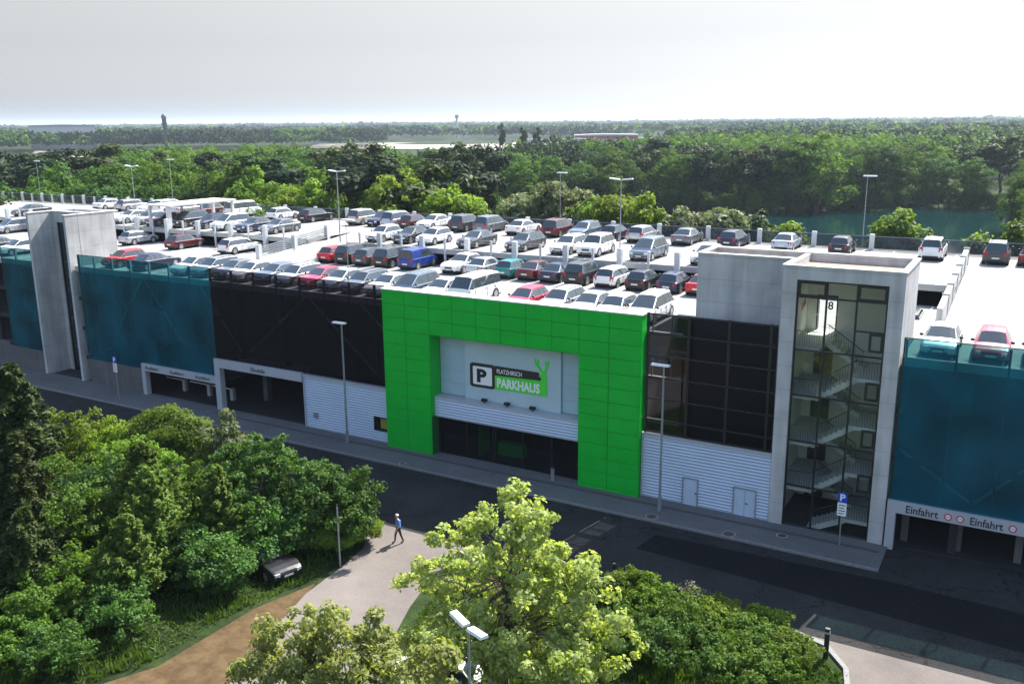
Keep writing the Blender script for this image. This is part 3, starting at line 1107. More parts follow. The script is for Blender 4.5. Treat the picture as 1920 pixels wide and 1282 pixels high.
# ------------------------------------------------------------------ stair towers
T = thing('stair_tower', 'concrete stair tower with tall glazed front and number eight', 'stair tower')
b = MB()
b.box(-11.9, -11.12, -.12, .35, 0, 15.28).box(-6.38, -5.6, -.12, .35, 0, 15.28).box(-11.12, -6.38, -.12, .35, 14.56, 15.28)
b.box(-11.9, -11.6, .35, 5.25, 0, 15.28).box(-5.9, -5.6, .35, 5.25, 0, 15.28)
b.box(-11.9, -11.0, 5.25, 5.6, 0, 15.28).box(-9.85, -5.6, 5.25, 5.6, 0, 15.28).box(-11.0, -9.85, 5.25, 5.6, 0, 10.72).box(-11.0, -9.85, 5.25, 5.6, 12.85, 15.28)
b.box(-17.6, -11.902, 2.4, 5.6, 0, 14.75)
b.box(-17.6, -11.902, 2.4, 2.65, 14.75, 15.28).box(-17.6, -17.35, 2.65, 5.35, 14.75, 15.28).box(-17.6, -11.902, 5.35, 5.6, 14.75, 15.28)
b.build('tower_wall', CONC, T)
b = MB()
b.box(-11.94, -5.56, -.16, .2, 15.283, 15.35).box(-11.94, -11.6, .2, 2.36, 15.283, 15.35).box(-5.9, -5.56, .2, 5.64, 15.283, 15.35)
b.box(-17.64, -5.9, 5.3, 5.64, 15.283, 15.35).box(-17.64, -11.6, 2.36, 2.69, 15.283, 15.35).box(-17.64, -17.3, 2.69, 5.3, 15.283, 15.35)
b.build('tower_coping', COPING, T)
roofgr = two_tone('roof_gravel', (0.26, 0.17, 0.13), (0.38, 0.28, 0.22), 6, bump=.2)
b = MB().box(-11.6, -5.9, .35, 5.25, 14.6, 14.82)
b.box(-17.35, -11.902, 2.65, 5.35, 14.752, 14.8)
b.build('tower_roof', roofgr, T)
b = MB().box(-11.598, -11.57, .4, 5.2, .05, 14.58).box(-5.93, -5.902, .4, 5.2, .05, 14.58).box(-9.83, -5.93, 5.22, 5.248, .05, 14.58).box(-11.57, -11.02, 5.22, 5.248, .05, 14.58).box(-11.02, -9.83, 5.22, 5.248, .05, 10.7).box(-11.02, -9.83, 5.22, 5.248, 12.88, 14.58).box(-11.57, -5.93, .4, 5.22, 14.57, 14.598)
b.build('interior_wall', PLASTER, T)
# the glazing
b = MB()
for x in (-11.07, -9.52, -7.95, -6.43):
    b.box(x - .05, x + .05, .02, .14, .05, 14.55)
vx = ((-11.02, -9.57), (-9.47, -8.0), (-7.9, -6.48))
for z in (14.5, 13.6, 10.62, 8.0, 5.3, 2.6, .1):
    for a, c_ in vx:
        b.box(a, c_, .03, .13, z - .045, z + .045)
for a, c_ in (vx[0], vx[2]):
    b.box(a, a + .1, .0, .15, 13.65, 14.45).box(c_ - .1, c_, .0, .15, 13.65, 14.45).box(a + .1, c_ - .1, .0, .15, 13.645, 13.75).box(a + .1, c_ - .1, .0, .15, 14.35, 14.455)
for zz_ in (11.97,):
    b.box(-7.9, -6.48, .03, .13, zz_ - .04, zz_ + .04)
for z0 in (10.9, 8.2, 5.5, 2.9):
    x0, x1, z1 = -7.2, -6.5, z0 + 1.0
    b.box(x0, x0 + .12, .0, .15, z0, z1).box(x1 - .1, x1, .0, .15, z0, z1).box(x0 + .12, x1 - .1, .0, .15, z0, z0 + .1).box(x0 + .12, x1 - .1, .0, .15, z1 - .1, z1)
gf_ = b.build('stair_glazing', FRAME, T)
MB().box(-11.02, -6.48, .075, .087, .1, 14.5).build('pane', STAIRGLASS, gf_)
# flights and landings
FL = [10.7, 7.95, 5.2, 2.45, -.3]
for z in FL[:4]:
    MB().box(-11.56, -9.75, .25, 5.2, z - .2, z).build('landing', STAIRC, T)
    b = MB()
    for k in range(14):
        xx = -11.5 + k * .13
        b.tube((xx, .3, z), (xx, .3, z + .95), .012, n=4)
    b.tube((-11.55, .3, z + .95), (-9.75, .3, z + .95), .025, n=5)
    b.build('stair_railing', FRAME, T)
for i in range(4):
    zt, zb = FL[i], FL[i + 1]
    zm = (zt + zb) / 2
    zb = max(zb, .06)
    MB().box(-7.7, -5.94, .25, 4.2, zm - .2, zm).build('landing', STAIRC, T)
    for (xa, za, xb, zb_, y0, y1) in ((-9.75, zb, -7.7, zm, .3, 1.75), (-9.75, zt, -7.7, zm, 2.3, 3.75)):
        b = MB()
        n = 8
        pts = []
        for k in range(n):
            x0, x1 = xa + (xb - xa) * k / n, xa + (xb - xa) * (k + 1) / n
            z1 = za + (zb_ - za) * ((k + 1) / n if zb_ > za else k / n)
            pts += [(x0, z1), (x1, z1)]
        low = [(xb, zb_ - .28), (xa, za - .28)]
        pts = pts + low
        b.prism_xz(pts[::-1], y0, y1)
        b.build('stair_flight', STAIRC, T)
        b = MB()
        for yy in (y0 + .04,):
            for k in range(15):
                f = (k + .5) / 15
                x, z = xa + (xb - xa) * f, za + (zb_ - za) * f
                b.tube((x, yy, z), (x, yy, z + 1.0), .012, n=4)
            b.tube((xa, yy, za + 1), (xb, yy, zb_ + 1), .028, n=5)
        b.build('stair_railing', FRAME, T)
    b = MB()
    for k in range(13):
        xx = -7.65 + k * .14
        b.tube((xx, .3, zm), (xx, .3, zm + .95), .012, n=4)
    b.tube((-7.7, .3, zm + .95), (-5.95, .3, zm + .95), .025, n=5)
    b.build('stair_railing', FRAME, T)
for z in FL[1:4] + [.06]:
    MB().box(-11.0, -9.9, 5.19, 5.215, z + .02, z + 2.1).build('fire_door', mat('fire_door_paint', (0.055, 0.05, 0.05), .5) if 'fire_door_paint' not in MATS else MATS['fire_door_paint'], T)
b = MB()
b.box(-11.02, -10.95, 5.2, 5.62, 10.72, 12.85).box(-9.9, -9.83, 5.2, 5.62, 10.72, 12.85).box(-10.95, -9.9, 5.2, 5.62, 12.78, 12.85)
b.build('roof_door_frame', FRAME, T)
MB().prism_yz([(3.6, 12.1), (4.6, 12.35), (4.6, 12.75), (3.6, 12.5)], -11.565, -11.55).build('red_wall_mark', SIGNRED, T)
text('level_number', '8', -9.42, -9.14, 13.02, 13.48, .02, BLACKL, T, .02)

T2 = thing('stair_tower', 'bare concrete stair tower with sunlit side behind the teal screen', 'stair tower')
b = MB()
b.box(-80.6, -80.3, -.06, 2.3, 0, 15.3)
b.box(-75.2, -74.9, -.06, 5.0, 0, 15.3)
b.box(-80.6, -79.7, 2.3, 2.6, 0, 15.3).box(-79.7, -75.202, 2.3, 2.6, 14.3, 15.3)
b.box(-80.6, -80.3, 2.6, 4.7, 0, 15.3).box(-80.6, -75.202, 4.7, 5.0, 0, 15.3)
b.box(-80.3, -75.202, 2.6, 4.7, 14.5, 14.9)
b.build('tower_wall', CONC, T2)
b = MB().box(-80.63, -80.27, -.09, 2.27, 15.303, 15.36).box(-75.23, -74.87, -.09, 5.03, 15.303, 15.36).box(-80.63, -75.23, 2.27, 2.63, 15.303, 15.36).box(-80.63, -75.23, 4.67, 5.03, 15.303, 15.36).box(-80.63, -80.27, 2.63, 4.67, 15.303, 15.36)
b.build('tower_coping', COPING, T2)
b = MB()
for x in (-79.65, -78.2, -76.8, -75.3):
    b.box(x - .05, x + .05, 2.38, 2.5, 0, 14.3)
gl2 = b.build('stair_glazing', FRAME, T2)
MB().box(-79.7, -75.21, 2.44, 2.455, 0.02, 14.29).build('pane', ENTGLASS, gl2)
for z in FL[:4]:
    MB().box(-80.29, -75.21, 2.6, 4.69, z - .25, z).build('landing', STAIRC, T2)

# ------------------------------------------------------------------ cars
CARSPEC = {
    # L, W, H, cowl x from nose, roof front from nose, roof rear from tail, glass base from tail, belt z, bonnet z at nose, tail z
    'hatchback': (4.05, 1.72, 1.47, 1.05, 1.75, .55, .18, .90, .70, .92),
    'saloon': (4.65, 1.80, 1.44, 1.25, 2.05, 1.25, .62, .90, .70, .95),
    'estate': (4.70, 1.79, 1.50, 1.25, 2.00, .50, .12, .91, .70, .93),
    'off_roader': (4.50, 1.84, 1.72, 1.15, 1.75, .42, .10, 1.05, .88, 1.05),
    'people_carrier': (4.55, 1.82, 1.72, .75, 1.75, .42, .10, .98, .76, 1.0),
    'minibus': (4.80, 1.88, 1.95, .55, 1.15, .25, .06, 1.12, .85, 1.10),
    'delivery_van': (4.05, 1.72, 1.82, .80, 1.45, .16, .05, 1.02, .80, 1.02),
    'saloon_large': (4.95, 1.90, 1.50, 1.45, 2.2, 1.35, .65, .95, .78, 1.0),
}


def car_meshes(kind):
    L, Wd, H, cw, rf, rr_, gb, belt, zn, zt = CARSPEC[kind]
    w = Wd / 2
    xn, xt = L / 2, -L / 2
    xc, xrf, xrr, xg = xn - cw, xn - rf, xt + rr_, xt + gb
    wr = w * (.80 if kind in ('minibus', 'delivery_van') else .70)
    xb = (xrf + xrr) / 2 + .12           # B pillar
    xq = xrr + (xb - xrr) * .38          # C pillar
    # x, half width, belt z, roof half width, roof z
    st = [(xt, w * .84, zt - .16, None), (xt + .05, w * .93, zt - .03, None)]
    if gb > .3:
        st += [(xt + .22, w * .985, zt, None), (xg, w, belt + .02, None)]
    else:
        st += [(xg, w * .97, belt, None)]
    xs = [(xg, 0), (xrr, 1), (xq - .04, 1), (xq + .04, 1), (xb - .045, 1), (xb + .045, 1), (xrf, 1), (xc, 0)]
    st = st[:-1]
    for (x, up) in xs:
        st.append((x, w * (.985 if up == 0 and x < 0 and gb <= .3 else 1.0), belt, up))
    st += [(xn - .55, w, zn + .13 if cw > .8 else zn + .08, None), (xn - .2, w * .965, zn + .04, None), (xn - .05, w * .90, zn - .06, None), (xn, w * .80, zn - .18, None)]
    secs = []
    tags = []
    zb = .20
    xmid = (xrf + xrr) / 2
    for (x, hw, bz, up) in st:
        if up == 1:
            t = abs(x - xmid) / max(.1, (xrf - xrr) / 2)
            zr = H - .045 * t ** 2
            p = [(0, zb), (hw * .86, zb), (hw * .985, zb + .14), (hw * 1.0, bz * .62), (hw * .985, bz - .05), (hw * .945, bz), (wr, zr - .12), (wr * .93, zr - .045), (wr * .55, zr - .008), (0, zr)]
        else:
            cr = .05 if up == 0 else .035
            p = [(0, zb), (hw * .86, zb), (hw * .985, zb + .14), (hw * 1.0, bz * .62), (hw * .985, bz - .05), (hw * .945, bz - .005), (hw * .90, bz + .008), (hw * .82, bz + .018), (hw * .5, bz + cr * .8), (0, bz + cr)]
            if up == 0 and gb <= .3 and x < 0:
                p[6], p[7] = (hw * .86, bz + .03), (hw * .80, bz + .035)
        if x >= xn - .06 or x <= xt + .01:
            p[0], p[1], p[2] = (0, zb + .12), (hw * .86, zb + .12), (hw * .985, zb + .22)
        secs.append([(x, a, c_) for a, c_ in p])
        tags.append(up)
    parts = {'body': MB(), 'windscreen': MB(), 'rear_window': MB(), 'side_window': MB(), 'side_window2': MB()}
    nj = 10
    for i in range(len(secs) - 1):
        x0, x1 = st[i][0], st[i + 1][0]
        xm = (x0 + x1) / 2
        for j in range(nj - 1):
            for sgn in (1, -1):
                A, B_, C_, D = secs[i][j], secs[i + 1][j], secs[i + 1][j + 1], secs[i][j + 1]
                q = [(v[0], v[1] * sgn, v[2]) for v in (A, B_, C_, D)]
                if sgn == 1:
                    q = q[::-1]
                tgt, mi = 'body', 0
                t0, t1 = tags[i], tags[i + 1]
                if j >= 7 and t0 == 1 and t1 == 0:
                    tgt = 'windscreen'
                elif j >= 7 and t0 == 0 and t1 == 1:
                    tgt = 'rear_window'
                elif j == 5 and (t0 == 1 or t1 == 1) and t0 is not None and t1 is not None:
                    if t0 == 1 and t1 == 1 and (x1 - x0) < .12:
                        mi = 1
                    elif kind == 'delivery_van' and xm < xb and xm > xrr:
                        tgt = 'body'
                    else:
                        tgt = 'side_window' if sgn == 1 else 'side_window2'
                elif j <= 1:
                    mi = 1
                parts[tgt].quad(*q, mi if tgt == 'body' else 0)
    for i, fl in ((0, 1), (len(secs) - 1, 0)):
        s = secs[i]
        pts = [(v[0], v[1], v[2]) for v in s] + [(v[0], -v[1], v[2]) for v in s[-2:0:-1]]
        parts['body'].poly(pts if not fl else pts[::-1], 0)
    bd = parts['body']
    # wheel arches, grille, bumper gaps, sills
    wr_ = .34 if kind not in ('off_roader', 'minibus') else .37
    xf, xr_ = xn - (.82 if kind not in ('minibus',) else .78), xt + (.80 if kind not in ('minibus',) else .95)
    for xw in (xf, xr_):
        for sgn in (1, -1):
            bd.tube((xw, sgn * (w - .05), wr_), (xw, sgn * (w + .006), wr_), wr_ + .055, n=16, mi=1)
    bd.box(xn - .03, xn + .012, -w * .36, w * .36, zn * .62, zn * .62 + .16, 1)
    bd.box(xn - .03, xn + .010, -w * .55, w * .55, .30, .42, 1)
    bd.box(xt - .012, xt + .03, -w * .62, w * .62, .30, .42, 1)
    for xd in (xb, xrf - .15 if cw > .9 else xrf - .05, xq):
        for sgn in (1, -1):
            bd.box(xd - .008, xd + .008, sgn * w * .996 - .012, sgn * w * .996 + .012, .36, belt - .07, 1)
    for sgn in (1, -1):
        for xd in (xb + .12, xq + .1):
            bd.box(xd, xd + .16, sgn * w - .012, sgn * w + .02, belt - .17, belt - .14, 1)
    return parts, dict(L=L, w=w, xf=xf, xr=xr_, wr=wr_, zn=zn, zt=zt, belt=belt, xc=xc, H=H, xrf=xrf, xrr=xrr, wroof=wr)


def make_car(kind, detail=True):
    parts, d = car_meshes(kind)
    root = thing('parked_car', 'car', 'car')
    bo = parts['body'].build('body', [MATS['paint_white'], BLACKM], root, smooth=True, angle=28)
    bo.material_slots[0].link = 'OBJECT'
    parts['windscreen'].build('windscreen', CARGLASS, root, smooth=True)
    parts['rear_window'].build('rear_window', CARGLASS, root, smooth=True)
    for nm in ('side_window', 'side_window2'):
        parts[nm].build('side_window', CARGLASS, root, smooth=True)
    for xw in (d['xf'], d['xr']):
        for sgn in (1, -1):
            tm = MB()
            y0, y1 = sgn * (d['w'] - .19), sgn * (d['w'] + .012)
            tm.tube((0, y0, 0), (0, y1 - sgn * .02, 0), d['wr'] - .012, d['wr'], n=18)
            tm.tube((0, y1 - sgn * .02, 0), (0, y1, 0), d['wr'], d['wr'] - .03, n=18)
            wh = tm.build('wheel', RUBBER, root, smooth=True)
            wh.location = (xw, 0, d['wr'])
            rm = MB().tube((0, y1, 0), (0, y1 + sgn * .006, 0), d['wr'] * .66, d['wr'] * .62, n=14)
            for k in range(5):
                t = 2 * math.pi * k / 5
                rm.tube((d['wr'] * .4 * math.cos(t), y1 + sgn * .003, d['wr'] * .4 * math.sin(t)), (d['wr'] * .4 * math.cos(t), y1 + sgn * .009, d['wr'] * .4 * math.sin(t)), .05, n=5, mi=1)
            rm.build('rim', [RIM, BLACKM], wh)
    xn, w = d['L'] / 2, d['w']
    for sgn in (1, -1):
        h = MB()
        z0, z1 = d['zn'] - .20, d['zn'] - .03
        h.prism([(xn - .30, sgn * w * .955), (xn - .02, sgn * w * .84), (xn + .014, sgn * w * .55), (xn - .12, sgn * w * .55)][::-sgn if sgn > 0 else 1], z0, z1)
        h.build('headlight', HEADL, root)
        t = MB()
        tall = kind in ('estate', 'people_carrier', 'delivery_van', 'minibus', 'off_roader')
        zz0, zz1 = (d['zt'] - .30, d['zt'] + (.02 if tall else -.08))
        t.prism([(-xn + .20, sgn * w * .975), (-xn + .02, sgn * w * .89), (-xn - .012, sgn * w * .62), (-xn + .12, sgn * w * .62)][::sgn if sgn < 0 else 1] if sgn > 0 else [(-xn + .20, sgn * w * .975), (-xn + .12, sgn * w * .62), (-xn - .012, sgn * w * .62), (-xn + .02, sgn * w * .89)][::-1], zz0, zz1)
        t.build('tail_light', TAILL, root)
        m_ = MB()
        m_.ball((d['xc'] - .22, sgn * (w + .08), d['belt'] + .08), .11, 8, 5, sc=(.6, 1, .75))
        mo = m_.build('door_mirror', BLACKM, root, smooth=True)
    MB().box(-xn - .022, -xn - .012, -.26, .26, .50, .61).build('number_plate', PLATE, root)
    MB().box(xn + .012, xn + .022, -.26, .26, .40, .50).build('number_plate', PLATE, root)
    if kind in ('estate', 'off_roader', 'people_carrier'):
        for sgn in (1, -1):
            q = MB()
            y = sgn * d['wroof'] * .86
            q.tube((d['xrr'] + .1, y, d['H'] - .02), (d['xrf'] - .15, y, d['H'] - .02), .022, n=5)
            q.build('roof_rail', BLACKM if kind == 'estate' else GALV, root)
    return root


PAINT = {
    'white': ((.80, .80, .78), .0), 'silver': ((.46, .48, .50), .55), 'light grey': ((.34, .36, .37), .5), 'grey': ((.16, .175, .19), .5), 'dark grey': ((.06, .065, .072), .4),
    'black': ((.010, .010, .012), .0), 'dark blue': ((.012, .020, .055), .2), 'blue': ((.010, .035, .22), .1), 'red': ((.50, .012, .016), .0), 'pink red': ((.58, .02, .06), .0),
    'maroon': ((.085, .010, .016), .1), 'teal': ((.01, .19, .19), .2), 'blue grey': ((.13, .17, .22), .5), 'beige': ((.52, .50, .44), .3), 'pale blue': ((.42, .48, .57), .45)}
for k, (c, mt) in PAINT.items():
    mat('paint_' + k.split()[0] if k == 'white' else 'paint_' + k.replace(' ', '_'), c, .35, mt, coat=.35, spec=.35)
E_ = {'h': 'hatchback', 's': 'saloon', 'e': 'estate', 'o': 'off_roader', 'p': 'people_carrier', 'm': 'minibus', 'v': 'delivery_van', 'l': 'saloon_large'}
WORD = {'h': 'hatchback', 's': 'saloon', 'e': 'estate car', 'o': 'off-roader', 'p': 'people carrier', 'm': 'minibus', 'v': 'high van', 'l': 'large saloon'}
# rows: (name, y at the street-side end of the car, deck z, cars (x, kind, colour, F = nose to the street / R = tail to the street))
ROWS = [
    ('front roof row', .95, ZA, [
        (-92.0, 's', 'dark grey', 'F'), (-87.6, 'e', 'white', 'F'), (-71.4, 'h', 'red', 'F'), (-67.6, 's', 'dark blue', 'R'), (-62.3, 's', 'white', 'F'), (-60.0, 'e', 'light grey', 'F'), (-57.6, 's', 'grey', 'F'),
        (-55.5, 's', 'white', 'F'), (-53.1, 's', 'blue grey', 'F'), (-50.8, 'e', 'silver', 'F'), (-48.4, 's', 'pink red', 'F'), (-46.2, 's', 'silver', 'F'), (-43.9, 'e', 'grey', 'F'),
        (-41.6, 's', 'white', 'F'), (-39.2, 'p', 'blue grey', 'F'), (-36.8, 's', 'white', 'F'), (-34.3, 'm', 'white', 'F'), (-29.7, 'h', 'pink red', 'F'), (-27.3, 'e', 'silver', 'F'),
        (-25.0, 's', 'silver', 'F'), (-23.1, 'h', 'white', 'F'), (-20.95, 'p', 'white', 'F'), (-3.9, 's', 'silver', 'F'), (-1.45, 'h', 'pink red', 'F'), (.95, 'h', 'dark grey', 'F')]),
    ('second roof row', 12.0, ZA, [
        (-106.4, 'p', 'silver', 'F'), (-83.5, 'h', 'silver', 'R'), (-76.2, 'h', 'maroon', 'R'), (-68.6, 'e', 'white', 'R'), (-56.0, 'h', 'red', 'R'), (-54.0, 'o', 'black', 'R'), (-51.9, 'e', 'dark grey', 'R'),
        (-49.6, 'p', 'black', 'R'), (-46.9, 'v', 'blue', 'R'), (-42.3, 'l', 'white', 'F'), (-39.9, 's', 'silver', 'R'), (-37.2, 'h', 'teal', 'R'), (-35.1, 's', 'maroon', 'R'), (-33.0, 's', 'dark blue', 'R'),
        (-30.7, 'o', 'black', 'R'), (-28.1, 'e', 'white', 'R'), (-25.6, 'h', 'black', 'R'), (-23.1, 'h', 'dark blue', 'R'), (-20.9, 's', 'red', 'R')]),
    ('third roof row', 17.3, ZB, [
        (-110.5, 's', 'dark grey', 'F'), (-91.4, 's', 'white', 'F'), (-88.2, 'h', 'silver', 'F'), (-85.9, 's', 'maroon', 'F'), (-81.8, 'p', 'black', 'F'), (-78.6, 'e', 'dark blue', 'F'), (-75.3, 'p', 'white', 'F'), (-71.8, 's', 'dark blue', 'F'), (-68.4, 's', 'grey', 'F'),
        (-54.4, 'h', 'white', 'F'), (-51.4, 's', 'black', 'F'), (-48.8, 'h', 'white', 'F'), (-44.2, 's', 'dark grey', 'F'), (-39.2, 'e', 'dark grey', 'F'), (-34.9, 'e', 'white', 'F'), (-32.3, 'o', 'white', 'F'),
        (-27.5, 'p', 'blue grey', 'F'), (-22.4, 's', 'silver', 'F')]),
    ('rear roof row', 27.75, ZB, [
        (-109.0, 's', 'white', 'R'), (-104.5, 'e', 'silver', 'R'), (-100.3, 's', 'white', 'F'), (-97.2, 'p', 'white', 'R'), (-94.0, 's', 'silver', 'R'), (-90.0, 'h', 'maroon', 'F'), (-84.6, 'm', 'white', 'R'), (-77.6, 'h', 'white', 'R'), (-72.7, 'e', 'black', 'R'),
        (-65.7, 'p', 'beige', 'R'), (-62.9, 'e', 'dark blue', 'F'), (-60.7, 'p', 'pale blue', 'R'), (-58.4, 'h', 'maroon', 'R'), (-56.2, 's', 'white', 'F'), (-51.9, 'o', 'dark grey', 'R'), (-49.0, 'p', 'grey', 'R'), (-45.2, 's', 'white', 'R'),
        (-41.2, 'p', 'maroon', 'R'), (-38.4, 'e', 'blue grey', 'F'), (-34.9, 'h', 'dark blue', 'R'), (-32.2, 'e', 'silver', 'R'), (-27.9, 's', 'grey', 'R'), (-23.5, 'e', 'dark blue', 'R'), (-18.9, 's', 'pale blue', 'R'), (-14.2, 'h', 'black', 'R'),
        (-7.2, 'o', 'white', 'R'), (-2.6, 'p', 'dark grey', 'R'), (-.2, 'h', 'maroon', 'R')]),
]
PROTO = {}


def place_car(kind, colour, x, y, z, rz, label, group):
    k = E_[kind]
    if k not in PROTO:
        PROTO[k] = make_car(k)
        o = PROTO[k]
    else:
        o = dup(PROTO[k])
    o.location = (x, y, z)
    o.rotation_euler = (0, 0, rz)
    o.name = {'m': 'minibus', 'v': 'delivery_van'}.get(kind, 'parked_car')
    body = [c for c in o.children if c.name.split('.')[0] == 'body'][0]
    body.material_slots[0].material = MATS['paint_' + colour.replace(' ', '_')]
    tag(o, label, 'van' if kind in 'mv' else 'car', group)
    return o


seen = {}
BOXES = []
for rname, y0, z, lst in ROWS:
    for i, (x, k, c, fac) in enumerate(lst):
        L, Wd = CARSPEC[E_[k]][0], CARSPEC[E_[k]][1]
        y = y0 + L / 2 + rnd.uniform(-.12, .25)
        rz = R(-90 if fac == 'F' else 90) + R(rnd.uniform(-1.2, 1.2))
        base = f'{c} {WORD[k]}'
        nb = []
        if i > 0:
            nb.append(f'{lst[i-1][2]} {WORD[lst[i-1][1]]}')
        if i < len(lst) - 1:
            nb.append(f'{lst[i+1][2]} {WORD[lst[i+1][1]]}')
        same = [j for j, q in enumerate(lst) if q[1] == k and q[2] == c]
        if len(same) == 1:
            lab = f'{base} in the {rname}, the only one there'
            if len(nb) == 2:
                lab = f'{base} in the {rname} between {nb[0]} and {nb[1]}'
        elif len(nb) == 2:
            lab = f'{base} in the {rname} between {nb[0]} and {nb[1]}'
        else:
            lab = f'{base} at the {"left" if i == 0 else "right"} end of the {rname} beside {nb[0]}'
        if lab in seen:
            lab = f'{base} of the {rname}, further right, between {nb[0]} and {nb[-1]}'
        seen[lab] = 1
        if len(lab.split()) > 16:
            lab = lab.replace(' in the ', ', ').replace('people carrier', 'MPV')
        place_car(k, c, x, y, z, rz, lab, 'cars parked on the car park roof')
place_car('o', 'black', -6.6, 13.0, 9.32, R(90), 'dark off-roader in the shade below the upper roof beside the ramp', None)
place_car('e', 'black', -33.8, -18.5, 0.0, R(-16), 'black estate car in the shade under the big leafy tree', None)
place_car('h', 'white', -19.9, -23.0, 0.0, R(200), 'white hatchback half hidden behind the two bright green trees', None)
place_car('s', 'black', -31.6, -32.2, 0.0, R(40), 'black saloon roof at the bottom edge beside the gravel yard', None)

# ------------------------------------------------------------------ lamps, signs, small street things
def street_lamp(loc, h, label, group, head=1, name='street_lamp', az=0.0, r=.075, base=True):
    t = thing(name, label, 'lamp', loc, az, group)
    p = MB()
    p.tube((0, 0, 0), (0, 0, h), r, r * .6, 8)
    if base:
        p.tube((0, 0, 0), (0, 0, .9), r * 1.5, r * 1.5, 8)
    p.build('pole', GALV, t, smooth=True)
    for s in ((1, -1) if head == 2 else (1,)):
        q = MB()
        q.prism_yz([(-.16, -.03), (.16, -.03), (.13, .07), (-.13, .07)], 0 if head == 2 else -.25, s * .85 if s > 0 else -.85)
        o = q.build('lamp_head', LAMPW, t)
        o.location = (s * .12 if head == 2 else -.1, 0, h)
        if head == 2:
            o.rotation_euler = (0, R(-6 * s), 0)
    return t


street_lamp((-42.56, -1.34, .13), 9.0, 'tall grey street lamp standing before the left corrugated wall', 'street lamps along the car park front', r=.09, az=R(180))
street_lamp((-18.03, -1.68, .13), 9.05, 'tall grey street lamp right of the green portal', 'street lamps along the car park front', r=.09, az=R(180))
for (x, y, z, h, lab, hd, rr_) in ((-28.6, 16.15, 13.2, 5.4, 'twin headed roof lamp on the split between roof rows, middle of the deck', 2, .07), (-57.3, 16.15, 12.1, 6.6, 'twin headed roof lamp at the top of the middle ramp', 2, .09), (-86.2, 16.15, 13.2, 5.5, 'twin headed roof lamp behind the left bare tower', 2, .07),
                                (-13.2, 33.6, 12.1, 6.2, 'slim roof lamp on the rear fence in front of the lake', 1, .06), (-42.8, 33.6, 12.1, 5.9, 'slim roof lamp on the rear fence before the silvery willow', 1, .05), (-101, 33.6, 12.1, 6.5, 'slim roof lamp on the rear fence behind the flat canopy', 1, .06),
                                (-130, 33.6, 12.1, 5.9, 'leftmost slim roof lamp on the rear fence', 1, .06), (-43.2, .45, ZA, 5.6, 'thin dark pole with small lamp at the front roof edge beside the black screen', 1, .04), (-73.9, .5, ZA, 4.9, 'thin dark pole with small lamp in front of the bare tower side', 1, .04)):
    street_lamp((x, y, z), h, lab, 'lamps on the car park roof', hd, 'roof_lamp', r=rr_ * .75, base=False)
street_lamp((-14.75, -28.0, 0), 6.95, 'white twin headed park lamp among the bright green trees', None, 2, 'park_lamp', az=R(-25), r=.06)
gp = thing('grey_pole', 'slim bare grey pole at the edge of the left shrubbery', 'pole', (-30.4, -16.5, 0))
MB().tube((0, 0, 0), (0, 0, 3.5), .05, .04, 8).build('pole', GALV, gp, smooth=True)
MB().tube((0, 0, 3.5), (0, 0, 3.56), .06, .05, 8).build('cap', BLACKM, gp, smooth=True)


def parking_sign(loc, h, label):
    t = thing('parking_sign', label, 'sign', loc, 0, 'blue parking signs')
    MB().tube((0, 0, 0), (0, 0, h), .035, n=8).build('post', GALV, t, smooth=True)
    MB().box(-.26, .26, -.06, -.036, h - .58, h - .02).build('sign_plate', SIGNBLUE, t)
    text('lettering', 'P', -.13, .15, h - .5, h - .1, -.061, WHITE, t, .03, .004)
    MB().box(-.24, .24, -.06, -.036, h - 1.38, h - .61).build('info_plate', WHITE, t)
    q = MB()
    for k in range(4):
        q.box(-.17, .17 - .06 * (k % 2), -.064, -.0605, h - .78 - .16 * k, h - .73 - .16 * k)
    q.build('info_lines', BLACKL, t)
    return t


parking_sign((-7.65, -1.3, .13), 3.15, 'blue parking sign with white plate before the glazed stair tower')
parking_sign((-66.9, -2.4, .13), 3.85, 'blue parking sign with white plate before the left concrete base wall')
bo = thing('bollard', 'dark slim reflector post at the right kerb behind the bright tree', 'post', (-16.7, -11.5, 0))
MB().tube((0, 0, 0), (0, 0, 1.35), .07, .07, 8).build('post', GALV, bo, smooth=True)
MB().tube((0, 0, 1.0), (0, 0, 1.36), .075, .075, 8).build('band', BLACKM, bo, smooth=True)
bo = thing('delineator_post', 'thick dark post in the grass left of the sunlit forecourt', 'post', (-6.05, -12.7, 0))
MB().prism([(-.1, -.08), (.1, -.08), (.1, .08), (-.1, .08)], 0, 1.45).build('post', BLACKM, bo)
MB().box(-.105, .105, -.085, .085, 1.2, 1.3).build('band', GALV, bo)
bo = thing('ash_bin', 'small steel ash bin before the dark entrance glazing', 'bin', (-25.9, -.55, .13))
MB().tube((0, 0, 0), (0, 0, .85), .13, n=10).build('bin_body', GALV, bo, smooth=True)
MB().tube((0, 0, .85), (0, 0, .9), .15, n=10).build('bin_lid', BLACKM, bo, smooth=True)
for i, x in enumerate((-64.2, -61.1, -58.3)):
    t = thing('exit_barrier', ['left striped barrier arm in the dark exit lane', 'middle barrier arm in the dark exit lane', 'right barrier arm in the dark exit lane beside the shuttle portal'][i], 'barrier', (x, 2.4, .06), 0, 'barriers in the exit lanes')
    MB().box(-.17, .17, -.15, .15, 0, 1.05).build('barrier_post', FASCIA, t)
    MB().box(-2.4, -.17, -.04, .04, .92, 1.0).build('barrier_arm', LAMPW, t)

